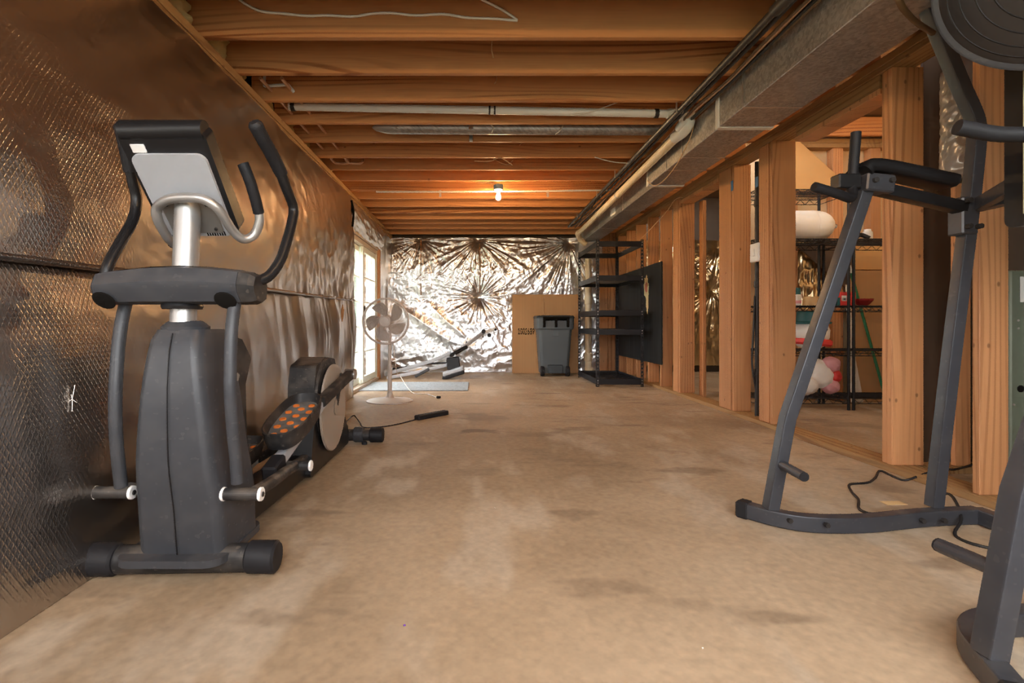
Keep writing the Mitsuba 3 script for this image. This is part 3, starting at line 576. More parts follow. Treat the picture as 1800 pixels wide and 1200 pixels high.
# swinging arms
for s, lowp, up in (('r', [(414, 525), (409, 560), (406, 600), (405, 650), (405, 690), (409, 750), (414, 800), (417, 848)],
                     [(436, 497, -.77), (470, 487, -.725), (492, 459, -.70), (504, 425, -.692), (513, 392, -.688), (516, 365, -.688), (504, 332, -.693), (493, 303, -.70)]),
                    ('l', [(222, 530), (215, 560), (209, 600), (205, 650), (203, 690), (203, 740), (206, 790), (213, 855)],
                     [(183, 492, -1.285), (192, 462, -1.28), (212, 425, -1.28), (233, 388, -1.28), (240, 352, -1.28), (234, 322, -1.28), (229, 300, -1.28)])):
    X0 = -.815 if s == 'r' else -1.222
    ar = put('swing_arm', tube([(X0, X0 * FPX / (a - VX), CAM_Z - (b - VY) * (X0 / (a - VX))) for a, b in lowp], .0205, 14, 5), 'm_charcoal', E, 40)
    U = [np.array([x, x * FPX / (a - VX), CAM_Z - (b - VY) * (x / (a - VX))]) for a, b, x in up]
    put('upper_tube', tube(U, .0185, 14, 6), 'm_blackpl', ar, 40)
    top = [(495, 306, -.70), (478, 272, -.71), (460, 240, -.72), (446, 214, -.73)] if s == 'r' else [(230, 303, -1.28), (224, 272, -1.28), (217, 240, -1.28), (211, 217, -1.285)]
    G = [np.array([x, x * FPX / (a - VX), CAM_Z - (b - VY) * (x / (a - VX))]) for a, b, x in top]
    put('grip', sweep(spline(G, 6), circ(.0235, 14), True, scale=np.r_[.96, np.ones(14), 1.02, 1.05, 1.0, .7][:len(spline(G, 6))]), 'm_rubber', ar, 40)
    piv = np.array([X0, X0 * FPX / (lowp[-1][0] - VX), .282])
    x0, x1 = (-.862, -.735) if s == 'r' else (-1.315, -1.185)
    pt = put('pivot_tube', cyl((x0, piv[1], .282), (x1, piv[1], .282), .021, 18), 'm_black', E, 40)
    for x in (x0, x1): put('end_ring', cyl((x - .005, piv[1], .282), (x + .006, piv[1], .282), .0235, 18, .002), 'm_whitepl', pt, 40)
    put('end_bolt', cyl((x1 + .006, piv[1], .282), (x1 + .010, piv[1], .282), .009, 6), 'm_iron', pt)
# console
sv, nv = np.array([0, .682, -.731]), np.array([0, -.731, -.682]); Tc = np.array([EX, 1.648, 1.470])
def cons(w, L, th, s0, n0, r, x=0.0): 
    M_ = np.eye(4); M_[:3, 0], M_[:3, 1], M_[:3, 2], M_[:3, 3] = [1, 0, 0], -sv, np.cross([1, 0, 0], -sv), Tc + sv * (s0 + L / 2) + [x, 0, 0]
    nn = M_[:3, 2]; sgn = 1 if nn @ nv > 0 else -1
    M_[:3, 3] = M_[:3, 3] + nv * (n0 if sgn > 0 else n0 + th)
    pl = sbox(-w / 2 + r, -L / 2 + r, w / 2 - r, L / 2 - r).buffer(r, quad_segs=5)
    return extr(pl, th, M_)
co = put('console', cons(.285, .375, .060, -.005, -.062, .022), 'm_blackpl', E, 30)
put('back_plate', cons(.248, .315, .012, .062, 0, .03), 'm_silverpl', co, 30)
put('top_edge', tube([Tc + [-.135, 0, 0] - nv * .03, Tc + [.135, 0, 0] - nv * .03], .034, 12, 0), 'm_blackpl', co, 40)
put('screen', cons(.22, .20, .003, .05, -.066, .01), 'm_ink', co)
mp = put('mount_plate', cons(.185, .135, .006, .225, .012, .012), 'm_plategrey', co, 30)
for sx in (-.07, .07):
    for s_ in (.243, .342): c = Tc + sv * s_ + nv * .018 + [sx, 0, 0]; put('bolt', cyl(c, c + nv * .006, .006, 6), 'm_iron', mp)
for sx in (-.112, .112): c = Tc + sv * .25 + nv * .012 + [sx, 0, 0]; put('screw', cyl(c, c + nv * .003, .006, 8), 'm_iron', co)
for k in range(8): put('vent_slot', obox(Tc + sv * .366 + nv * .0125 + [.028 + .009 * k, 0, 0], [1, 0, 0], sv, .0045, .018, .002, 0), 'm_ink', co)
put('sticker', obox(Tc + sv * .045 + nv * .002 + [-.088, 0, 0], [1, 0, 0], sv, .045, .028, .004, 0), 'm_paper', co, label='small white sticker')
# pulse handlebar around the mast
hb = put('pulse_handlebar', tube([P(305, 428, 1.90), P(293, 415, 1.86), P(277, 385, 1.80), P(277, 364, 1.775), P(298, 350, 1.745), P(335, 347, 1.735), P(362, 352, 1.745), P(386, 370, 1.77), P(408, 404, 1.83), P(428, 420, 1.87), P(447, 412, 1.89), P(456, 390, 1.885), P(455, 370, 1.875)], .0165, 14, 6), 'm_silver', E, 40)
put('grip', tube([P(455, 374, 1.877), P(449, 350, 1.85), P(440, 320, 1.82), P(431, 297, 1.80), P(427, 288, 1.795)], .0195, 12, 5), 'm_rubber', hb, 40)
put('grip', tube([P(305, 428, 1.90), P(300, 400, 2.0), P(296, 370, 2.02)], .0195, 12, 5), 'm_rubber', hb, 40)
# rear drive unit
rd = put('drive_housing', loft([np.column_stack([np.full(40, x), 3.13 + w * 1.0 * np.cos(th) * np.where(np.cos(th) > 0, 1.0, 1.0), .40 + w * np.sin(th) * 1.0]) for x, w in ((-1.075, .20), (-1.06, .255), (-.915, .255), (-.90, .25)) for th in [np.arange(40) * 2 * np.pi / 40]]), 'm_black', E, 30)
put('housing_base', extr(Polygon([(2.78, .02), (3.62, .02), (3.62, .10), (3.42, .34), (2.86, .34)]).buffer(-.02).buffer(.02), .17, np.array([[0, 0, 1, -1.075], [1, 0, 0, 0], [0, 1, 0, 0], [0, 0, 0, 1.0]])), 'm_blackpl', E, 30)
put('housing_base', extr(Polygon([(2.88, .20), (3.36, .20), (3.38, .45), (3.30, .635), (3.10, .66), (2.92, .62), (2.885, .5)]).buffer(-.03).buffer(.03), .15, np.array([[0, 0, 1, -1.065], [1, 0, 0, 0], [0, 1, 0, 0], [0, 0, 0, 1.0]])), 'm_black', E, 30)
dcs = put('crank_disc', lathe([(.02, 0), (.24, .0), (.262, -.008), (.262, -.02)], (-.868, 3.15, .35), (1, 0, 0), 40), 'm_disc', E, 30)
put('disc_cap', lathe([(.04, 0), (.05, .006), (.03, .012)], (-.868, 3.15, .35), (1, 0, 0), 16), 'm_disc', dcs, 30)
put('boom', sqtube([(-1.015, 1.92, .09), (-1.0, 3.0, .075), (-1.0, 3.70, .07)], .14, .12, .01), 'm_blackpl', E, 30)
put('boom_rail', sqtube([(-.955, 1.93, .152), (-.945, 2.9, .125)], .04, .03, .008), 'm_black', E, 30)
rs = put('rear_stabilizer', cyl((-1.28, 3.72, .052), (-.76, 3.72, .052), .042, 16), 'm_black', E, 40)
put('end_cap', cyl((-.775, 3.72, .052), (-.678, 3.72, .052), .052, 18, .006), 'm_rubber', rs, 40)
put('end_cap', cyl((-1.33, 3.72, .052), (-1.24, 3.72, .052), .052, 18, .006), 'm_rubber', rs, 40)
put('clamp', cyl((-.89, 3.72, .056), (-.82, 3.72, .056), .055, 18, .006), 'm_charcoal', rs, 40)
put('leveler', cyl((-.80, 3.65, .0), (-.80, 3.65, .02), .02, 12, .003), 'm_rubber', rs, 40)
# pedal arms, links and pedals
def bump_cap(c, up_, r): return lathe([(r, 0), (r * .95, .004), (r * .62, .006), (r * .45, .0035), (.001, .003)], c, up_, 14)
def pedal_set(X, y0, z0, y1, z1, yl, zl, crank):
    d = np.array([0, y1 - y0, z1 - z0]); d /= np.linalg.norm(d); upv = np.array([0, -d[2], d[1]])
    pa = put('pedal_arm', sqtube([(X, y0, z0), (X, y0 + (y1 - y0) * .62, z0 + (z1 - z0) * .60)], .044, .05, .006), 'm_silverpl', E, 30)
    put('arm_end', obox(np.array([X, y0 - .03, z0 - .015]), [1, 0, 0], d, .062, .12, .075, .008), 'm_rubber', pa)
    put('rear_beam', sqtube([(X + .01, y0 + (y1 - y0) * .55, z0 + (z1 - z0) * .62), (X + .045, y0 + (y1 - y0) * .85, z0 + (z1 - z0) * .90), (X + .055, y1, z1)], .05, .055, .008, 5), 'm_black', pa, 30)
    put('crank_joint', cyl((X + .02, y1, z1), (X + .09, y1, z1), .034, 18, .004), 'm_steel', pa, 40)
    put('crank', sqtube([(X - .015, y1, z1), (X - .015, crank[0], crank[1])], .03, .04, .006, up=(1, 0, 0)), 'm_iron', pa)
    # pedal: a deep oval tray
    c0 = np.array([X - .005, (y0 + (y1 - y0) * .225), z0 + (z1 - z0) * .225]) + upv * .080
    Mp = np.eye(4); Mp[:3, 0], Mp[:3, 1], Mp[:3, 2], Mp[:3, 3] = [1, 0, 0], d, upv, c0
    def ov(w, L, z, n=40):
        a = np.arange(n) * 2 * np.pi / n; e = .62
        x = np.sign(np.cos(a)) * np.abs(np.cos(a)) ** e * w / 2 * (1 - .10 * (np.sin(a) < 0) * np.abs(np.sin(a))); y = np.sign(np.sin(a)) * np.abs(np.sin(a)) ** e * L / 2
        return np.column_stack([x, y, np.full(n, z)])
    tray = loft([ov(.115, .30, -.040), ov(.150, .36, -.030), ov(.168, .385, .015), ov(.172, .392, .040), ov(.160, .378, .042), ov(.142, .345, .012), ov(.138, .338, .006)]); tray.apply_scale([1.12, 1.20, 1.15]); tray.apply_transform(Mp)
    pe = put('pedal', tray, 'm_black', E, 35)
    pad = loft([ov(.138, .338, .003), ov(.136, .336, .0095)]); pad.apply_scale([1.12, 1.2, 1.15]); pad.apply_transform(Mp); put('tread', pad, 'm_tread', pe, 35)
    for i, (u, v) in enumerate([(-.035, .125), (.035, .125), (0, .09), (-.045, .06), (.045, .06), (0, .025), (-.045, -.005), (.045, -.005), (0, -.04), (-.042, -.072), (.042, -.072), (0, -.108), (-.03, -.14), (.034, -.138)]):
        m = bump_cap((u * 1.1, v * 1.18, .0105), (0, 0, 1), .017); m.apply_transform(Mp); put('grip_dot', m, 'm_orange', pe, 40)
    return pa
yp = -.815 * FPX / (417 - VX)
pa = pedal_set(-.858, 2.20, .262, 3.26, .54, yp, .282, (3.15, .36))
lk = put('link_arm', tube([(-.765, yp + .01, .282), (-.765, 1.90, .272), (-.775, 2.0, .262), (-.79, 2.12, .25), (-.80, 2.25, .235)], .022, 14, 6), 'm_black', E, 40)
put('link_pivot', cyl((-.85, 2.26, .235), (-.735, 2.26, .235), .021, 16), 'm_black', lk, 40)
put('end_ring', cyl((-.738, 2.26, .235), (-.728, 2.26, .235), .0235, 18, .002), 'm_whitepl', lk, 40)
pa2 = pedal_set(-1.19, 2.36, .10, 3.05, .17, yp, .282, (3.13, .33))
put('link_arm', tube([(-1.22, 1.80, .282), (-1.22, 1.95, .22), (-1.20, 2.2, .12), (-1.19, 2.36, .09)], .022, 12, 6), 'm_black', E, 40)

# cord and adapter by the elliptical
put('extension_lead', tube([F(600, 752) + [0, 0, .006], F(612, 742) + [0, 0, .02], F(622, 736) + [0, 0, .03], F(632, 744) + [0, 0, .012], F(640, 752) + [0, 0, .005], F(670, 751) + [0, 0, .005], F(700, 746) + [0, 0, .005], F(735, 737) + [0, 0, .006]], .005, 6, 6), 'm_cable_black', None, True, label='black cord curling on the floor behind the elliptical trainer', cat='cord')
a, b = F(732, 738), F(785, 728)
put('power_adapter', obox((a + b) / 2 + [0, 0, .02], b - a, np.cross([0, 0, 1], b - a), np.linalg.norm(b - a), .07, .04, .008), 'm_rubber', label='flat black power adapter at the end of the floor cord', cat='adapter')

# ------------------------------------------------------------------ power tower (right)
YC = 1.763
PT = thing('power_tower', 'charcoal steel power tower with padded arm rests and curved base at the right', 'exercise machine')
for sgn in (1, -1):
    def q(x, yo, z): return np.array([x - (.03 if sgn < 0 else 0), YC + yo if sgn > 0 else YC - .095 - yo, z])
    base = spline([q(1.20, .51, .036), q(1.265, .43, .036), q(1.34, .375, .036), q(1.45, .352, .036), q(1.63, .362, .036), q(1.90, .42, .036), q(2.16, .45, .036)], 6)
    if sgn < 0: base = spline([(1.185, 1.12, .036), (1.225, 1.21, .036), (1.275, 1.315, .036), (1.345, 1.385, .036), (1.45, 1.42, .036), (1.63, 1.43, .036), (1.90, 1.39, .036), (2.16, 1.34, .036)], 6)
    bs = put('base_tube', sweep(base, rrect(.055, .066, .008, 2), True, up=np.array([0, 0, 1.0])), 'm_tower', PT, 30)
    d = base[0] - base[1]; d /= np.linalg.norm(d)
    put('end_cap', obox(base[0] + d * .012, d, np.cross([0, 0, 1], d), .055, .064, .074, .008), 'm_rubber', bs)
    for x in (1.30, 1.42) if sgn > 0 else (): put('bolt', cyl(q(x + .0, .352 + (.05 if x < 1.4 else .0) - .03, .045), q(x, .352 + (.05 if x < 1.4 else .0) - .048, .045), .010, 6), 'm_iron', bs)
    for x in (1.86, 1.95) if sgn > 0 else (): put('bolt', cyl(q(x, .41 - .03, .04), q(x, .41 - .046, .04), .010, 6), 'm_iron', bs)
    L = [q(1.262, .437, .066), q(1.335, .437, .455), q(1.672, .437, 1.45)]
    lg = put('front_leg', sqtube(L, .05, .055, .006, up=(0, 1, 0)), 'm_tower', PT, 30)
    put('step_peg', cyl(q(1.297, .41, .262), q(1.297, .265, .255), .019, 16, .003), 'm_tower', lg, 40)
    put('peg_cap', cyl(q(1.297, .266, .255), q(1.297, .262, .255), .0185, 16), 'm_rubber', lg, 40)
    Uq = spline([q(1.985, .46, .068), q(2.06, .46, .72), q(2.135, .46, 1.32), q(2.165, .46, 1.60)], 5)[:-1].tolist() + spline([q(2.165, .46, 1.60), q(2.17, .46, 1.70), q(2.155, .46, 1.77), q(2.11, .46, 1.87)], 5)[:-1].tolist() + [q(2.11, .46, 1.87), q(1.93, .46, 2.30)]
    upk = put('upright', sqtube(np.array(Uq), .05, .052, .006, up=(0, 1, 0)), 'm_tower', PT, 30)
    put('bracket', obox(q(2.11, .46, 1.325), [1, 0, 0], [0, 1, 0], .07, .075, .16, .006), 'm_tower', upk)
    for z in (1.275, 1.385):
        for x in (2.09, 2.135): put('bolt', cyl(q(x, .42, z), q(x, .40, z), .011, 8), 'm_iron', upk)
    arm = put('arm_bar', sqtube([q(1.66, .437, 1.455), q(2.10, .45, 1.36)], .05, .055, .006, up=(0, 1, 0)), 'm_blackpl', PT, 30)
    put('gusset', obox(q(1.70, .42, 1.455), [1, 0, -.1], [0, 1, 0], .12, .07, .075, .006), 'm_tower', arm)
    for x in (1.67, 1.74): put('bolt', cyl(q(x, .385, 1.463), q(x, .372, 1.463), .011, 8), 'm_iron', arm)
    pdx = [q(1.64, .437, 1.505), q(1.70, .437, 1.53), q(2.02, .437, 1.465)]
    put('arm_pad', sweep(spline(pdx, 4), rrect(.13, .055, .022, 4), True, up=np.array([0, 0, 1.0])), 'm_vinyl', arm, 40)
    hblk = put('handle_block', obox(q(1.585, .437, 1.468), [1, 0, 0], [0, 1, 0], .095, .06, .062, .005), 'm_blackpl', arm)
    put('grip', tube([q(1.61, .43, 1.47), q(1.615, .43, 1.55), q(1.625, .43, 1.68)], .0195, 14, 4), 'm_rubber', arm, 40)
    dh = .085 if sgn < 0 else 0
    put('dip_handle', tube([q(1.60, .43, 1.46), q(1.60, .42, 1.43), q(1.585, .40, 1.40), q(1.55 - dh * .5, .37, 1.385 - dh * .4), q(1.48 - dh, .34, 1.395 - dh * .5), q(1.375 - dh, .325, 1.42 - dh * .5)], .0195, 14, 6), 'm_rubber', arm, 40)
put('rear_crossbar', sqtube([(2.165, YC - .44, .036), (2.165, YC + .45, .036)], .055, .066, .008), 'm_tower', PT, 30)
put('pullup_bar', tube([(1.93, YC - .6, 2.30), (1.93, YC + .6, 2.30)], .018, 12, 0), 'm_tower', PT, 40)
put('back_crossbar', sqtube([(2.16, YC - .45, 1.375), (2.16, YC + .45, 1.375)], .05, .06, .006), 'm_tower', PT, 30)
put('pad_bracket', sqtube([(2.15, YC + .43, 1.37), (2.02, YC + .13, 1.395)], .04, .055, .006), 'm_tower', PT, 30)
bp = put('back_pad', extr(sbox(-.15, -.29, .15, .29).buffer(.03, quad_segs=4), .06, np.array([[0, 0, -1, 2.00], [1, 0, 0, YC - .06], [0, 1, 0, 1.53], [0, 0, 0, 1.0]])), 'm_vinyl', PT, 30)
put('piping', cat(*[tube([(1.936 - .003, YC + .045 - dy, 1.25), (1.936 - .003, YC + .045 - dy, 1.80)], .003, 6, 0) for dy in (0, .02)]), 'm_thread', bp, label='pale double stitching')
put('paper_slip', obox(F(1570, 912) + [0, .0, .071], [1, 0.02, 0], [0, 1, 0], .09, .045, .002, 0), 'm_tan', label='small tan paper slip lying on the tower base tube', cat='paper')
# round drum overhead
DR = thing('metal_drum', 'large round dark metal drum end overhead at the upper right', 'drum')
DS = .86; cD = P(1883, -82, 1.55); aD = cD - np.array([0, 0, CAM_Z]); aD /= np.linalg.norm(aD)
put('drum_body', lathe([(DS * a_, b_) for a_, b_ in [(.02, -.045), (.14, -.040), (.26, -.026), (.345, -.004), (.365, .012), (.362, .05), (.30, .22), (.05, .25)]], cD, aD, 72), 'm_drum', DR, 30)
put('rim', lathe([(DS * a_, b_) for a_, b_ in [(.364, .0), (.374, .004), (.375, .022), (.364, .026)]], cD, aD, 72), 'm_tower', DR, 30)
for r in (.10, .15, .20, .245, .29, .325):
    h = float(np.interp(r, [.02, .14, .26, .345], [-.045, -.04, -.026, -.004])); put('groove_ring', lathe([(DS * r - .004, h + .002), (DS * r, h - .003), (DS * r + .004, h + .002)], cD, aD, 72), 'm_drum', DR, 30)
put('floor_cable', tube([F(1715, 828) + [0, 0, .05], F(1704, 832) + [0, 0, .045], F(1678, 839) + [0, 0, .045], F(1662, 838) + [-.0, 0, .045], F(1640, 842) + [0, 0, .045], F(1615, 846) + [0, 0, .03], F(1590, 846) + [0, 0, .007], F(1568, 838) + [0, 0, .006], F(1547, 829) + [0, 0, .006], F(1538, 842) + [0, 0, .006], F(1525, 850) + [0, 0, .006], F(1494, 853) + [0, 0, .006], F(1497, 866) + [0, 0, .006], F(1509, 880) + [0, 0, .006], F(1510, 896) + [0, 0, .006], F(1532, 905) + [0, 0, .006],
    F(1580, 908) + [0, .02, .006], F(1640, 900) + [0, .0, .02], F(1658, 897) + [0, 0, .075], F(1676, 908) + [0, 0, .085], F(1682, 925) + [0, -.02, .04], F(1678, 940) + [0, 0, .006], F(1700, 955) + [0, 0, .006], F(1752, 968) + [0, 0, .006], F(1800, 972) + [0, 0, .006]], .006, 7, 5), 'm_cable_black', None, True, label='black extension cord snaking around the power tower base', cat='cable')

# ------------------------------------------------------------------ pedestal fan and mat
PF = thing('pedestal_fan', 'taupe pedestal fan with round grill standing by the sliding door', 'fan')
fx, fy = -.965, 5.68
put('base', lathe([(.255, 0), (.255, .008), (.235, .018), (.14, .030), (.05, .045), (.032, .07), (.03, .10)], (fx, fy, 0), (0, 0, 1), 40), 'm_fan', PF, 40)
put('pole', cat(cyl((fx, fy, .06), (fx, fy, .40), .024, 16), cyl((fx, fy, .38), (fx, fy, .78), .019, 16)), 'm_fan', PF, 40)
fc = np.array([fx - .035, fy - .06, .885])
put('motor', lathe([(.03, 0), (.065, .02), (.075, .08), (.06, .16), (.03, .18)], fc + [0, .05, 0], (0, 1, 0), 24), 'm_fan', PF, 40)
gr = put('grill_ring', cat(tube([fc + [.248 * math.cos(t), 0, .248 * math.sin(t)] for t in np.linspace(0, 2 * np.pi, 49)], .012, 8, 0, False)), 'm_fan', PF, 50)
wires = []
for k in range(60):
    a0 = 2 * np.pi * k / 60
    wires.append(tube([fc + [r * math.cos(a0 + 1.0 * (r / .24)), -.055 * (1 - (r / .248) ** 3) , r * math.sin(a0 + 1.0 * (r / .24))] for r in np.linspace(.055, .246, 7)], .0016, 4, 0, False))
put('grill_wires', cat(*wires), 'm_fan', gr, 50, kind='stuff')
put('grill_hub', lathe([(.062, 0), (.064, -.008), (.052, -.014), (.046, -.008), (.038, -.008), (.03, -.014), (.001, -.014)], fc + [0, -.052, 0], (0, 1, 0), 28), 'm_fan', gr, 40)
for k in range(5):
    a0 = 2 * np.pi * k / 5 + .35
    rr = np.linspace(.04, .215, 10); 
    def bf(U, V):
        a = a0 + (V - .5) * (.42 + .55 * np.sin(np.pi * np.clip(U * .8 + .1, 0, 1))) + .5 * U; r = .045 + U * .172
        return np.stack([fc[0] + r * np.cos(a), fc[1] + .015 + .05 * (V - .5), fc[2] + r * np.sin(a)], -1)
    put('blade', grid(np.linspace(0, 1, 10), np.linspace(0, 1, 8), bf), 'm_blade', PF, True)
put('blade_hub', lathe([(.05, 0), (.05, .04), (.02, .05)], fc + [0, -.01, 0], (0, 1, 0), 20), 'm_blade', PF, 40)
put('fan_cord', tube([(fx + .03, fy + .03, .70), (fx + .05, fy - .02, .55), (fx + .08, fy + .02, .30), F(703, 672) + [0, 0, .10], F(715, 683) + [0, 0, .03], F(728, 692) + [0, 0, .006], F(750, 693) + [0, 0, .006], F(768, 699) + [0, 0, .006]], .004, 6, 6), 'm_cable_white', PF, True, label='white power cord')
put('plug', obox(F(771, 700) + [0, 0, .014], [1, -.3, 0], [0, 1, 0], .045, .035, .026, .006), 'm_rubber', PF)
put('floor_mat', sweep([(-.965, 6.98, .001), (-.965, 6.98, .012)], rrect(.93, 1.70, .02, 3)), 'm_mat', label='blue grey carpet mat on the floor inside the sliding door', cat='mat')

# ------------------------------------------------------------------ folded weight bench by the back wall
WBn = thing('folded_bench', 'folded silver exercise bench frame with black pads lying by the back wall', 'exercise bench')
Yb = 8.25
put('frame_rail', sqtube([P(676, 658, 8.15), P(760, 634, 8.2), P(815, 610, 8.3), P(850, 584, 8.55)], .055, .055, .008), 'm_silverpl', WBn, 30)
put('frame_rail', sqtube([P(680, 664, 7.95) , P(740, 653, 8.0), P(790, 640, 8.1)], .05, .05, .008), 'm_silverpl', WBn, 30)
put('frame_rail', sqtube([P(850, 584, 8.55), P(872, 577, 8.6)], .05, .05, .008), 'm_whitepl', WBn, 30)
put('cross_strut', sqtube([P(790, 608, 8.2), P(803, 630, 8.15)], .045, .045, .006), 'm_silverpl', WBn, 30)
put('seat_pad', obox(P(806, 617, 8.25), P(822, 606, 8.35) - P(796, 620, 8.25), [0, 1, 0], .30, .16, .06, .02), 'm_vinyl', WBn)
put('joint_cover', obox(P(797, 638, 8.05), [1, 0, .12], [0, 1, 0], .20, .14, .19, .01), 'm_blackpl', WBn)
put('foot_pad', obox(P(797, 652, 7.95), P(814, 645, 7.95) - P(780, 656, 7.95), [0, 1, .1], .34, .16, .055, .015), 'm_silverpl', WBn)
put('foot_pad', obox(P(797, 656, 7.95) - [0, 0, .02], P(814, 649, 7.95) - P(780, 660, 7.95), [0, 1, .1], .35, .18, .05, .015), 'm_rubber', WBn)
put('lever', obox(P(742, 655, 7.95), P(752, 648, 7.95) - P(730, 660, 7.95), [0, 1, 0], .25, .05, .045, .015), 'm_charcoal', WBn)
put('brace_rod', tube([P(690, 648, 8.35), P(752, 639, 8.35), P(790, 637, 8.2)], .014, 8, 0), 'm_blackpl', WBn, 40)
for px, py, r in ((850, 582, .034), (860, 589, .034), (871, 579, .020), (820, 601, .014), (849, 592, .012)):
    c = P(px, py, 8.5); put('knob', cyl(c, c + [0, -.05, 0], r, 14, .006), 'm_rubber', WBn, 40)

# ------------------------------------------------------------------ cardboard and wheeled bin
CB = thing('cardboard_sheet', 'large folded brown cardboard sheet standing against the back foil wall', 'cardboard')
yc_ = 8.86
x0, x1, xm = .615, 1.76, 1.165
put('panel', box(x0, xm, yc_ - .012, yc_, .001, 1.36, .002), 'm_card', CB); 
put('panel', obox([(xm + x1) / 2 + .002, yc_ - .015, .681], [x1 - xm, -.02, 0], [0, 1, 0], x1 - xm, .012, 1.36, .002), 'm_card', CB)
tm = meshkit.text_mesh('1002689', .10, .0015, True)
wpx = tm.bounds[1][0] - tm.bounds[0][0]; tm.apply_scale([.285 / wpx, 1, 1])
tm.apply_transform(np.array([[1, 0, 0, .705], [0, 0, -1, yc_ - .0125], [0, 1, 0, .673], [0, 0, 0, 1.0]])); put('printed_number', tm, 'm_ink', CB, label='black printed number')
BN = thing('wheeled_bin', 'dark grey wheeled trash bin standing in front of the cardboard sheet', 'trash bin')
bx, by = 1.272, 8.50
def brg(w, d, z, yo=0): p = rrect(w, d, .06, 4); return np.column_stack([bx + p[:, 0], by + yo + p[:, 1], np.full(len(p), z)])
bd = put('body', loft([brg(.46, .36, .05), brg(.47, .37, .16), brg(.54, .46, .72), brg(.56, .48, .80)]), 'm_bin', BN, 30)
put('recess_panel', box(bx - .06, bx + .06, by - .232, by - .222, .66, .78, .004), 'm_bin', bd)
put('rim_band', loft([brg(.575, .49, .76), brg(.60, .515, .78), brg(.61, .525, .93), brg(.615, .53, .945)]), 'm_bin', BN, 30)
hn = put('handle', cyl((bx - .21, by - .325, .952), (bx + .21, by - .325, .952), .018, 12), 'm_ink', BN, 40)
for x in (-.19, 0, .19): put('handle_rib', box(bx + x - .016, bx + x + .016, by - .335, by - .262, .80, .965, .004), 'm_ink', hn)
put('handle_recess', box(bx - .20, bx + .20, by - .272, by - .262, .905, .955, .003), 'm_ink', hn)
put('lid', loft([brg(.62, .54, .946), brg(.625, .545, .96), brg(.60, .52, .985), brg(.4, .34, .995)]), 'm_bindark', BN, 30)
put('axle_housing', box(bx - .12, bx + .12, by - .23, by - .17, .05, .19, .01), 'm_bindark', BN)
for x in (-.205, .205): 
    w = put('wheel', cyl((bx + x - .03, by - .17, .085), (bx + x + .03, by - .17, .085), .084, 24, .01), 'm_rubber', BN, 40); put('hub', cyl((bx + x - .034, by - .17, .085), (bx + x + .034, by - .17, .085), .03, 12, .004), 'm_bindark', w, 40)

# ------------------------------------------------------------------ metal shelving
SHV = thing('shelving_unit', 'tall black metal shelving unit with five shelves near the back right', 'shelving')
sx0, sx1, sy0, sy1, sH = 1.625, 2.265, 6.95, 8.20, 2.0
for (x, y) in ((sx0, sy0), (sx1, sy0), (sx0, sy1), (sx1, sy1)):
    ix, iy = (1 if x == sx0 else -1), (1 if y == sy0 else -1); w, t = .038, .0022; ms = []
    for (ux, uy) in ((ix, 0), (0, iy)):
        def strip(a, b, z0, z1):
            if ux: return box(x + ux * a, x + ux * b, y, y + iy * t, z0, z1, 0)
            return box(x, x + ix * t, y + uy * a, y + uy * b, z0, z1, 0)
        ms += [strip(0, .011, 0, sH), strip(.027, w, 0, sH)]
        for k in range(41): ms.append(strip(.011, .027, k * .05 - .012 if k else 0, min(k * .05 + .012, sH)))
    put('post', cat(*ms), 'm_shelf', SHV)
LV = [(1.905, 'wire'), (1.44, 'board'), (.965, 'board'), (.705, 'board'), (.03, 'wire')]
for z, kind in LV:
    hgt = .075
    sf = put('shelf', cat(box(sx0 + .003, sx1 - .003, sy0 + .003, sy0 + .012, z, z + hgt, .002), box(sx0 + .003, sx1 - .003, sy1 - .012, sy1 - .003, z, z + hgt, .002), box(sx0 + .003, sx0 + .012, sy0 + .003, sy1 - .003, z, z + hgt, .002), box(sx1 - .012, sx1 - .003, sy0 + .003, sy1 - .003, z, z + hgt, .002)), 'm_shelf', SHV)
    if kind == 'board': put('deck_board', box(sx0 + .013, sx1 - .013, sy0 + .013, sy1 - .013, z + hgt - .022, z + hgt - .008, .002), 'm_board', sf)
    else:
        ww = [cyl((sx0 + .01, y, z + .05), (sx1 - .01, y, z + .05), .003, 5) for y in np.arange(sy0 + .06, sy1, .06)] if z < 1 else [cyl((sx0 + .01, y, z + .06), (sx1 - .01, y, z + .06), .003, 5) for y in np.arange(sy0 + .15, sy1, .15)]
        if z < 1: ww += [cyl((x, sy0 + .01, z + .056), (x, sy1 - .01, z + .056), .003, 5) for x in np.arange(sx0 + .06, sx1, .07)]
        put('wire_deck', cat(*ww), 'm_shelf', sf, kind='stuff')
    for (x, y) in ((sx0, sy0), (sx1, sy0)): put('rivet', cat(*[cyl((x + (.02 if x == sx0 else -.02), sy0 + .003, z + a), (x + (.02 if x == sx0 else -.02), sy0 - .004, z + a), .008, 8) for a in (.02, .056)]), 'm_steel', sf)
BP = thing('plywood_sheet', 'black painted plywood panel fixed across the right wall studs', 'panel')
py0, py1 = 6.62, 8.74
put('sheet', box(2.385, 2.405, py0, py1, .325, 1.665, .002), 'm_panel', BP)
def blob(cy, cz, ry, rz, seed, n=22):
    a = np.arange(n) * 2 * np.pi / n; r = .75 + .5 * np.random.default_rng(seed).random(n); return Polygon(np.column_stack([cy + ry * r * np.cos(a), cz + rz * r * np.sin(a)])).buffer(.01).buffer(-.008)
Mq = np.array([[0, 0, 1, 2.3835], [1, 0, 0, 0], [0, 1, 0, 0], [0, 0, 0, 1.0]])
put('peeled_patch', extr(blob(7.2, 1.36, .10, .16, 1).union(blob(7.16, 1.16, .05, .14, 2)), .002, Mq), 'm_peel', BP, label='pale peeled patch')
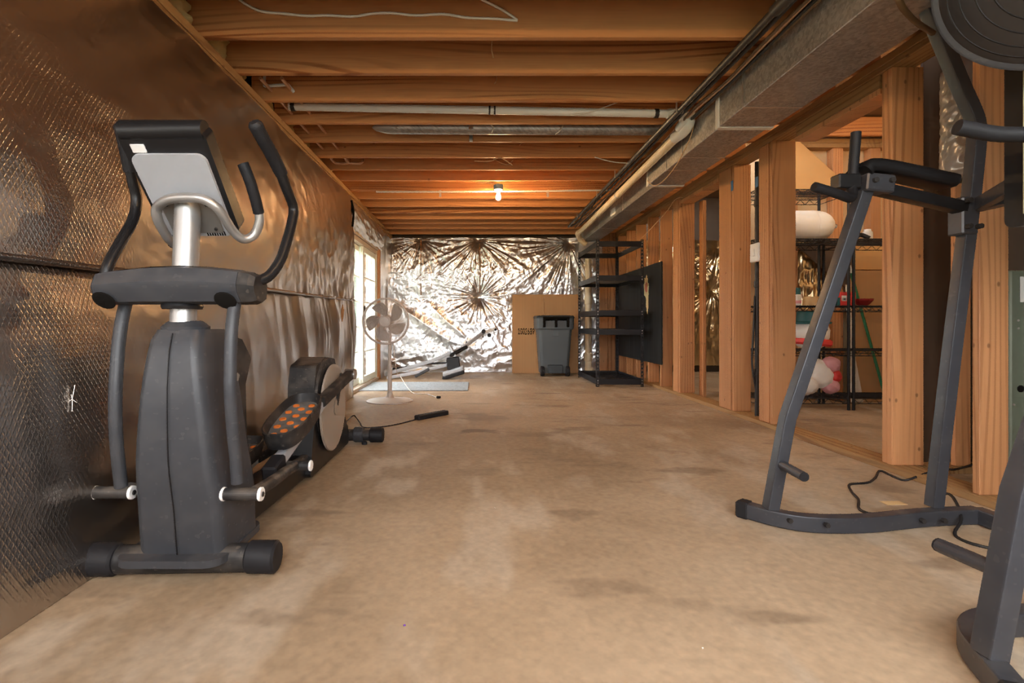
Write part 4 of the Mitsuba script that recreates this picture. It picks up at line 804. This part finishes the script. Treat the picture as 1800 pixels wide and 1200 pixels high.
Mq2 = Mq.copy(); Mq2[0, 3] = 2.3815; put('peeled_spot', extr(blob(7.2, 1.37, .05, .07, 4), .002, Mq2), 'm_peelred', BP, label='reddish spot')

# ------------------------------------------------------------------ between the studs: black conduit, switch
VC = thing('vertical_conduit', 'black vertical pipe in the gap between two studs', 'pipe')
vy = yat(1331, 2.50)
put('pipe', cyl((2.50, vy, .04), (2.50, vy, 2.3), .020, 14), 'm_iron', VC, 40)
for z in (.4, 1.18, 1.9): put('coupling', cyl((2.50, vy, z), (2.50, vy, z + .06), .026, 14, .004), 'm_iron', VC, 40)
put('cable', tube([P(1327, 520, vy), P(1324, 590, vy), P(1322, 640, vy), P(1329, 685, vy)], .008, 6, 5), 'm_cable_black', None, True, label='black wire loop hanging beside the vertical pipe between studs', cat='cable')
SW = thing('wall_switch', 'white wall switch mounted on the stud edge beside the black pipe', 'switch')
c = P(1328, 444, 4.42)
put('cover_plate', obox(c, [0, 1, 0], [0, 0, 1], .13, .16, .03, .006), 'm_whitepl', SW); put('rocker', obox(c + [-.018, 0, 0], [0, 1, 0], [0, 0, 1], .03, .06, .012, .003), 'm_whitepl', SW)

# ------------------------------------------------------------------ storage closet contents
def wire_shelf_unit(x0, x1, y0, y1, levels, H, label):
    g = thing('wire_shelf', label, 'shelving')
    for x in (x0, x1):
        for y in (y0, y1): put('post', cyl((x, y, 0.0), (x, y, H), .0135, 12), 'm_shelf', g, 40)
    for z in levels:
        ms = []
        for zz in (z, z - .05):
            ms += [cyl((x0, y, zz), (x1, y, zz), .004, 5) for y in (y0, y1)] + [cyl((x, y0, zz), (x, y1, zz), .004, 5) for x in (x0, x1)]
        n = int((x1 - x0) / .05)
        for y in (y0, y1):
            pz = [(x0 + (x1 - x0) * k / n, y, z - (.05 if k % 2 else 0)) for k in range(n + 1)]
            ms += [cyl(pz[k], pz[k + 1], .0032, 4) for k in range(n)]
        ms += [cyl((x, y0, z + .003), (x, y1, z + .003), .0026, 4) for x in np.arange(x0 + .02, x1, .026)]
        ms += [cyl((x0, y, z), (x1, y, z), .004, 5) for y in np.linspace(y0, y1, 4)[1:-1]]
        put('wire_shelf_deck', cat(*ms), 'm_shelf', g, kind='stuff')
    return g
Ysh = 5.08
LVZ = [.115, .59, 1.035, 1.70, 2.19]
wire_shelf_unit(2.78, 3.69, Ysh, 5.52, LVZ, 2.25, 'black wire shelving unit in the closet holding the white tank')
wire_shelf_unit(3.74, 4.62, Ysh, 5.52, LVZ[:4], 2.05, 'black wire shelving unit in the closet holding the red box end')
TK = thing('pressure_tank', 'white horizontal pressure tank on the upper wire shelf', 'tank')
tz = LVZ[3] + .165
put('shell', lathe([(.015, 0), (.055, .008), (.095, .032), (.126, .068), (.147, .112), (.157, .17), (.158, .20), (.158, .60), (.14, .66), (.08, .70), (.02, .71)], (3.67, 5.29, tz), (-1, 0, 0), 32), 'm_tank', TK, 40)
put('weld_band', lathe([(.158, 0), (.1605, .004), (.1605, .012), (.158, .016)], (3.67 - .21, 5.29, tz), (-1, 0, 0), 32), 'm_tank', TK, 40)
put('valve', cyl((3.665, 5.29, tz), (3.715, 5.29, tz), .022, 12, .003), 'm_steel', TK, 40)
put('cable_clump', tube([(3.70, 5.2, LVZ[3] + .02), (3.76, 5.22, LVZ[3] + .10), (3.82, 5.18, LVZ[3] + .03), (3.9, 5.2, LVZ[3] + .06), (3.96, 5.16, LVZ[3] + .02)], .022, 8, 5), 'm_rubber', None, True, label='dark coiled hose end beside the white tank', cat='hose')
JR = thing('glass_jar', 'small clear jar on the upper wire shelf right of the tank', 'jar')
jc = P(1525, 424, 5.2); jc[2] = LVZ[3] + .006
put('body', lathe([(.035, 0), (.045, .005), (.045, .08), (.03, .09)], jc, (0, 0, 1), 18), 'm_clearpl', JR, 40); put('lid', lathe([(.030, .09), (.032, .093), (.030, .11)], jc, (0, 0, 1), 18), 'm_whitepl', JR, 40)
z3 = LVZ[2] + .006
RB = thing('red_box', 'red cardboard box with a white label on the middle wire shelf', 'box')
rx = P(1476, 0, 5.15)[0]; put('carton', box(rx, rx + .155, 5.14, 5.30, z3, z3 + .135, .002), 'm_red', RB); put('label_sticker', box(rx + .012, rx + .06, 5.137, 5.1395, z3 + .045, z3 + .10, 0), 'm_paper', RB); put('side_strip', box(rx - .03, rx - .002, 5.14, 5.30, z3, z3 + .08, .002), 'm_teal', RB)
put('barcode', cat(*[box(rx + .018 + .0045 * k, rx + .020 + .0045 * k, 5.1355, 5.1369, z3 + .052, z3 + .075, 0) for k in range(8)]), 'm_ink', RB)
BW = put('red_bowl', lathe([(.03, 0), (.05, .01), (.085, .05), (.09, .07), (.084, .07), (.07, .045), (.04, .02)], [P(1517, 0, 5.2)[0], 5.2, z3], (0, 0, 1), 12), 'm_darkred', label='small dark red bowl on the middle wire shelf', cat='bowl')
CN = thing('spray_bottle', 'white and pink bottle with teal cap at the left of the middle wire shelf', 'bottle')
cc = [P(1402, 0, 5.15)[0], 5.15, z3]; put('body', lathe([(.03, 0), (.034, .004), (.034, .10), (.026, .112)], cc, (0, 0, 1), 16), 'm_plush', CN, 40); put('cap', lathe([(.027, .112), (.027, .17), (.02, .178)], cc, (0, 0, 1), 16), 'm_teal', CN, 40); put('band', lathe([(.0345, .02), (.0345, .05)], cc, (0, 0, 1), 16), 'm_pink', CN, 40)
put('tape_roll', lathe([(.045, 0), (.075, .0), (.077, .004), (.077, .085), (.075, .09), (.045, .09)], [P(1428, 0, 5.2)[0] - .0, 5.2, z3], (0, 0, 1), 22), 'm_tan', None, 40, label='tan roll on the middle wire shelf beside the bottle', cat='roll')
BR = thing('broom_handle', 'green broom handle with a white tip leaning behind the wire shelf', 'broom')
pb = [P(1493, 466, 5.58), P(1496, 480, 5.58), P(1540, 640, 5.57), P(1558, 712, 5.57)]
pb[3][2] = .02
put('pole', tube([pb[1], pb[3]], .014, 12, 0), 'm_green', BR, 40); put('tip', tube([pb[0], pb[1]], .015, 12, 0), 'm_whitepl', BR, 40)
for k, (a, b, m, lab) in enumerate([((1490, 500), (1500, 712), 'm_whitepl', 'white trim strip leaning behind the wire shelf post, leftmost'), ((1492, 545), (1507, 712), 'm_pvc', 'pale trim strip leaning behind the wire shelf post, middle'), ((1494, 600), (1514, 712), 'm_whitepl', 'short white trim strip leaning behind the wire shelf, rightmost')]):
    p0, p1 = P(*a, 5.57), P(*b, 5.555); p1[2] = .01
    put('trim_strip', sqtube([p0, p1], .045, .012, .002, up=(0, 1, 0)), m, label=lab, cat='trim')
put('storage_carton', box(P(1496, 0, 5.62)[0], 4.72, 5.62, 5.68, .0, P(0, 475, 5.62)[2], .004), 'm_card', label='large plain cardboard box standing behind the closet shelves', cat='box')
# plush snowman decoration and soft toys
SN = thing('plush_snowman', 'white plush snowman with dark hat and red scarf on the lower wire shelf', 'soft toy')
sx = P(1428, 0, 5.25)[0]; z2 = LVZ[1] + .006
put('head', lathe([(.02, .02), (.12, .05), (.165, .14), (.17, .22), (.14, .29), (.06, .33)], [sx, 5.28, z2 - .02], (0, 0, 1), 24), 'm_plush', SN, True)
put('hat', lathe([(.18, .28), (.185, .30), (.13, .31), (.125, .40), (.10, .415)], [sx, 5.28, z2 - .02], (0, 0, 1), 22), 'm_teal', SN, 40)
put('scarf', lathe([(.165, .07), (.182, .09), (.182, .125), (.17, .14)], [sx, 5.28, z2 - .03], (.1, 0, 1), 22), 'm_red', SN, 40)
for x, z in ((-.03, .24), (.05, .235)): put('eye', lathe([(.014, 0), (.010, .008), (.002, .01)], [sx + x, 5.28 - .168, z2 + z - .03], (0, -1, 0), 10), 'm_ink', SN, 40)
put('nose', lathe([(.012, 0), (.002, .06)], [sx + .01, 5.12, z2 + .17], (-.4, -1, 0), 8), 'm_orange', SN, 40)
def lump(c, s, seed, n=3):
    m = trimesh.creation.icosphere(n); v = m.vertices * s; v = v * (.8 + .4 * meshkit.fbm(m.vertices * 2 + seed, 3, seed))[:, None]; m.vertices = v + c; return m
z1 = LVZ[0] + .006
for k, (px, dz, s, m, lab) in enumerate([(1416, .09, (.11, .11, .10), 'm_plush', 'white soft toy at the left of the bottom wire shelf'), (1440, .20, (.13, .11, .15), 'm_plush', 'white plush toy heap on the bottom wire shelf under the snowman'), (1456, .30, (.09, .08, .08), 'm_pink', 'pink plush toy, upper one on the bottom wire shelf'), (1463, .19, (.06, .07, .07), 'm_red', 'small red plush toy between the pink ones'), (1455, .085, (.085, .08, .075), 'm_pink', 'pink plush toy, lower one on the bottom wire shelf')]):
    put('soft_toy', lump([P(px, 0, 5.24)[0], 5.24 - .03 * (k > 1), z1 + dz + .02], np.array(s), k + 3), m, None, True, label=lab, cat='soft toy')

# ------------------------------------------------------------------ behind the near right studs
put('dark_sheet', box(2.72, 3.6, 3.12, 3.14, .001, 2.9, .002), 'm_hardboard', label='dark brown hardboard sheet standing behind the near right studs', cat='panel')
put('partition_stud', box(P(1679, 0, 2.95)[0], P(1707, 0, 2.95)[0], 2.95, 2.98, .04, 2.9, .003), 'm_stud', label='lone pale stud standing behind the power tower upright', cat='stud', kind='structure')
put('partition_plate', box(2.60, 3.6, 2.93, 3.05, 0, .038, .003), 'm_plate', label='floor plate under the lone stud on the right', cat='plate', kind='structure')
def wrap(U, V):
    a = U * 2 * np.pi; r = (.052 + .030 * ridged(nz(np.cos(a) * 2.5, np.sin(a) * 2.5, V * 14, 150))) * (1 - .5 * ss(.8, 1, V)) ; c0 = P(1686, 318, 2.7); c1 = P(1688, 80, 2.7)
    return np.stack([c0[0] + (c1[0] - c0[0]) * V + r * np.cos(a), c0[1] + r * np.sin(a), c0[2] + (c1[2] - c0[2]) * V], -1)
put('plastic_bundle', grid(np.linspace(0, 1, 40), np.linspace(0, 1, 60), wrap), 'm_film', None, True, label='crinkled clear plastic bundle hanging behind the power tower', cat='plastic wrap')
CBn = thing('metal_cabinet', 'green grey metal cabinet with rivets at the right edge', 'cabinet')
cx, cy = P(1777, 0, 2.62)[0], 2.62
put('body', box(cx, cx + .7, cy, cy + .055, .0, P(0, 475, cy)[2], .006), 'm_cabinet', CBn)
put('paper_label', box(cx + .045, cx + .2, cy - .003, cy - .001, P(0, 531, cy)[2], P(0, 486, cy)[2], 0), 'm_paper', CBn)
for y_ in (563, 577, 711): c = P(1790 if y_ < 700 else 1782, y_, cy); put('rivet', lathe([(.006, 0), (.004, .004), (.001, .005)], c, (0, -1, 0), 10), 'm_steel', CBn)
put('knockout', cyl(P(1794, 683, cy), P(1794, 683, cy) - [0, .002, 0], .018, 16), 'm_ink', CBn)
# floor debris
for px, py, m, lab, s in ((711, 1100, 'm_purple', 'tiny purple scrap on the near floor', .006), (1745, 1063, 'm_lint', 'white paint smear scrap on the floor by the tower base', .012), (1235, 1140, 'm_lint', 'tiny white crumb on the near floor', .004), (870, 893, 'm_lint', 'tiny pale crumb in the middle of the floor', .004)):
    p = F(px, py); put('floor_scrap', obox(p + [0, 0, .0025], [1, .4, 0], [0, 1, 0], s * (2.2 if s > .01 else 1), s, .004, .001), m, label=lab, cat='debris')
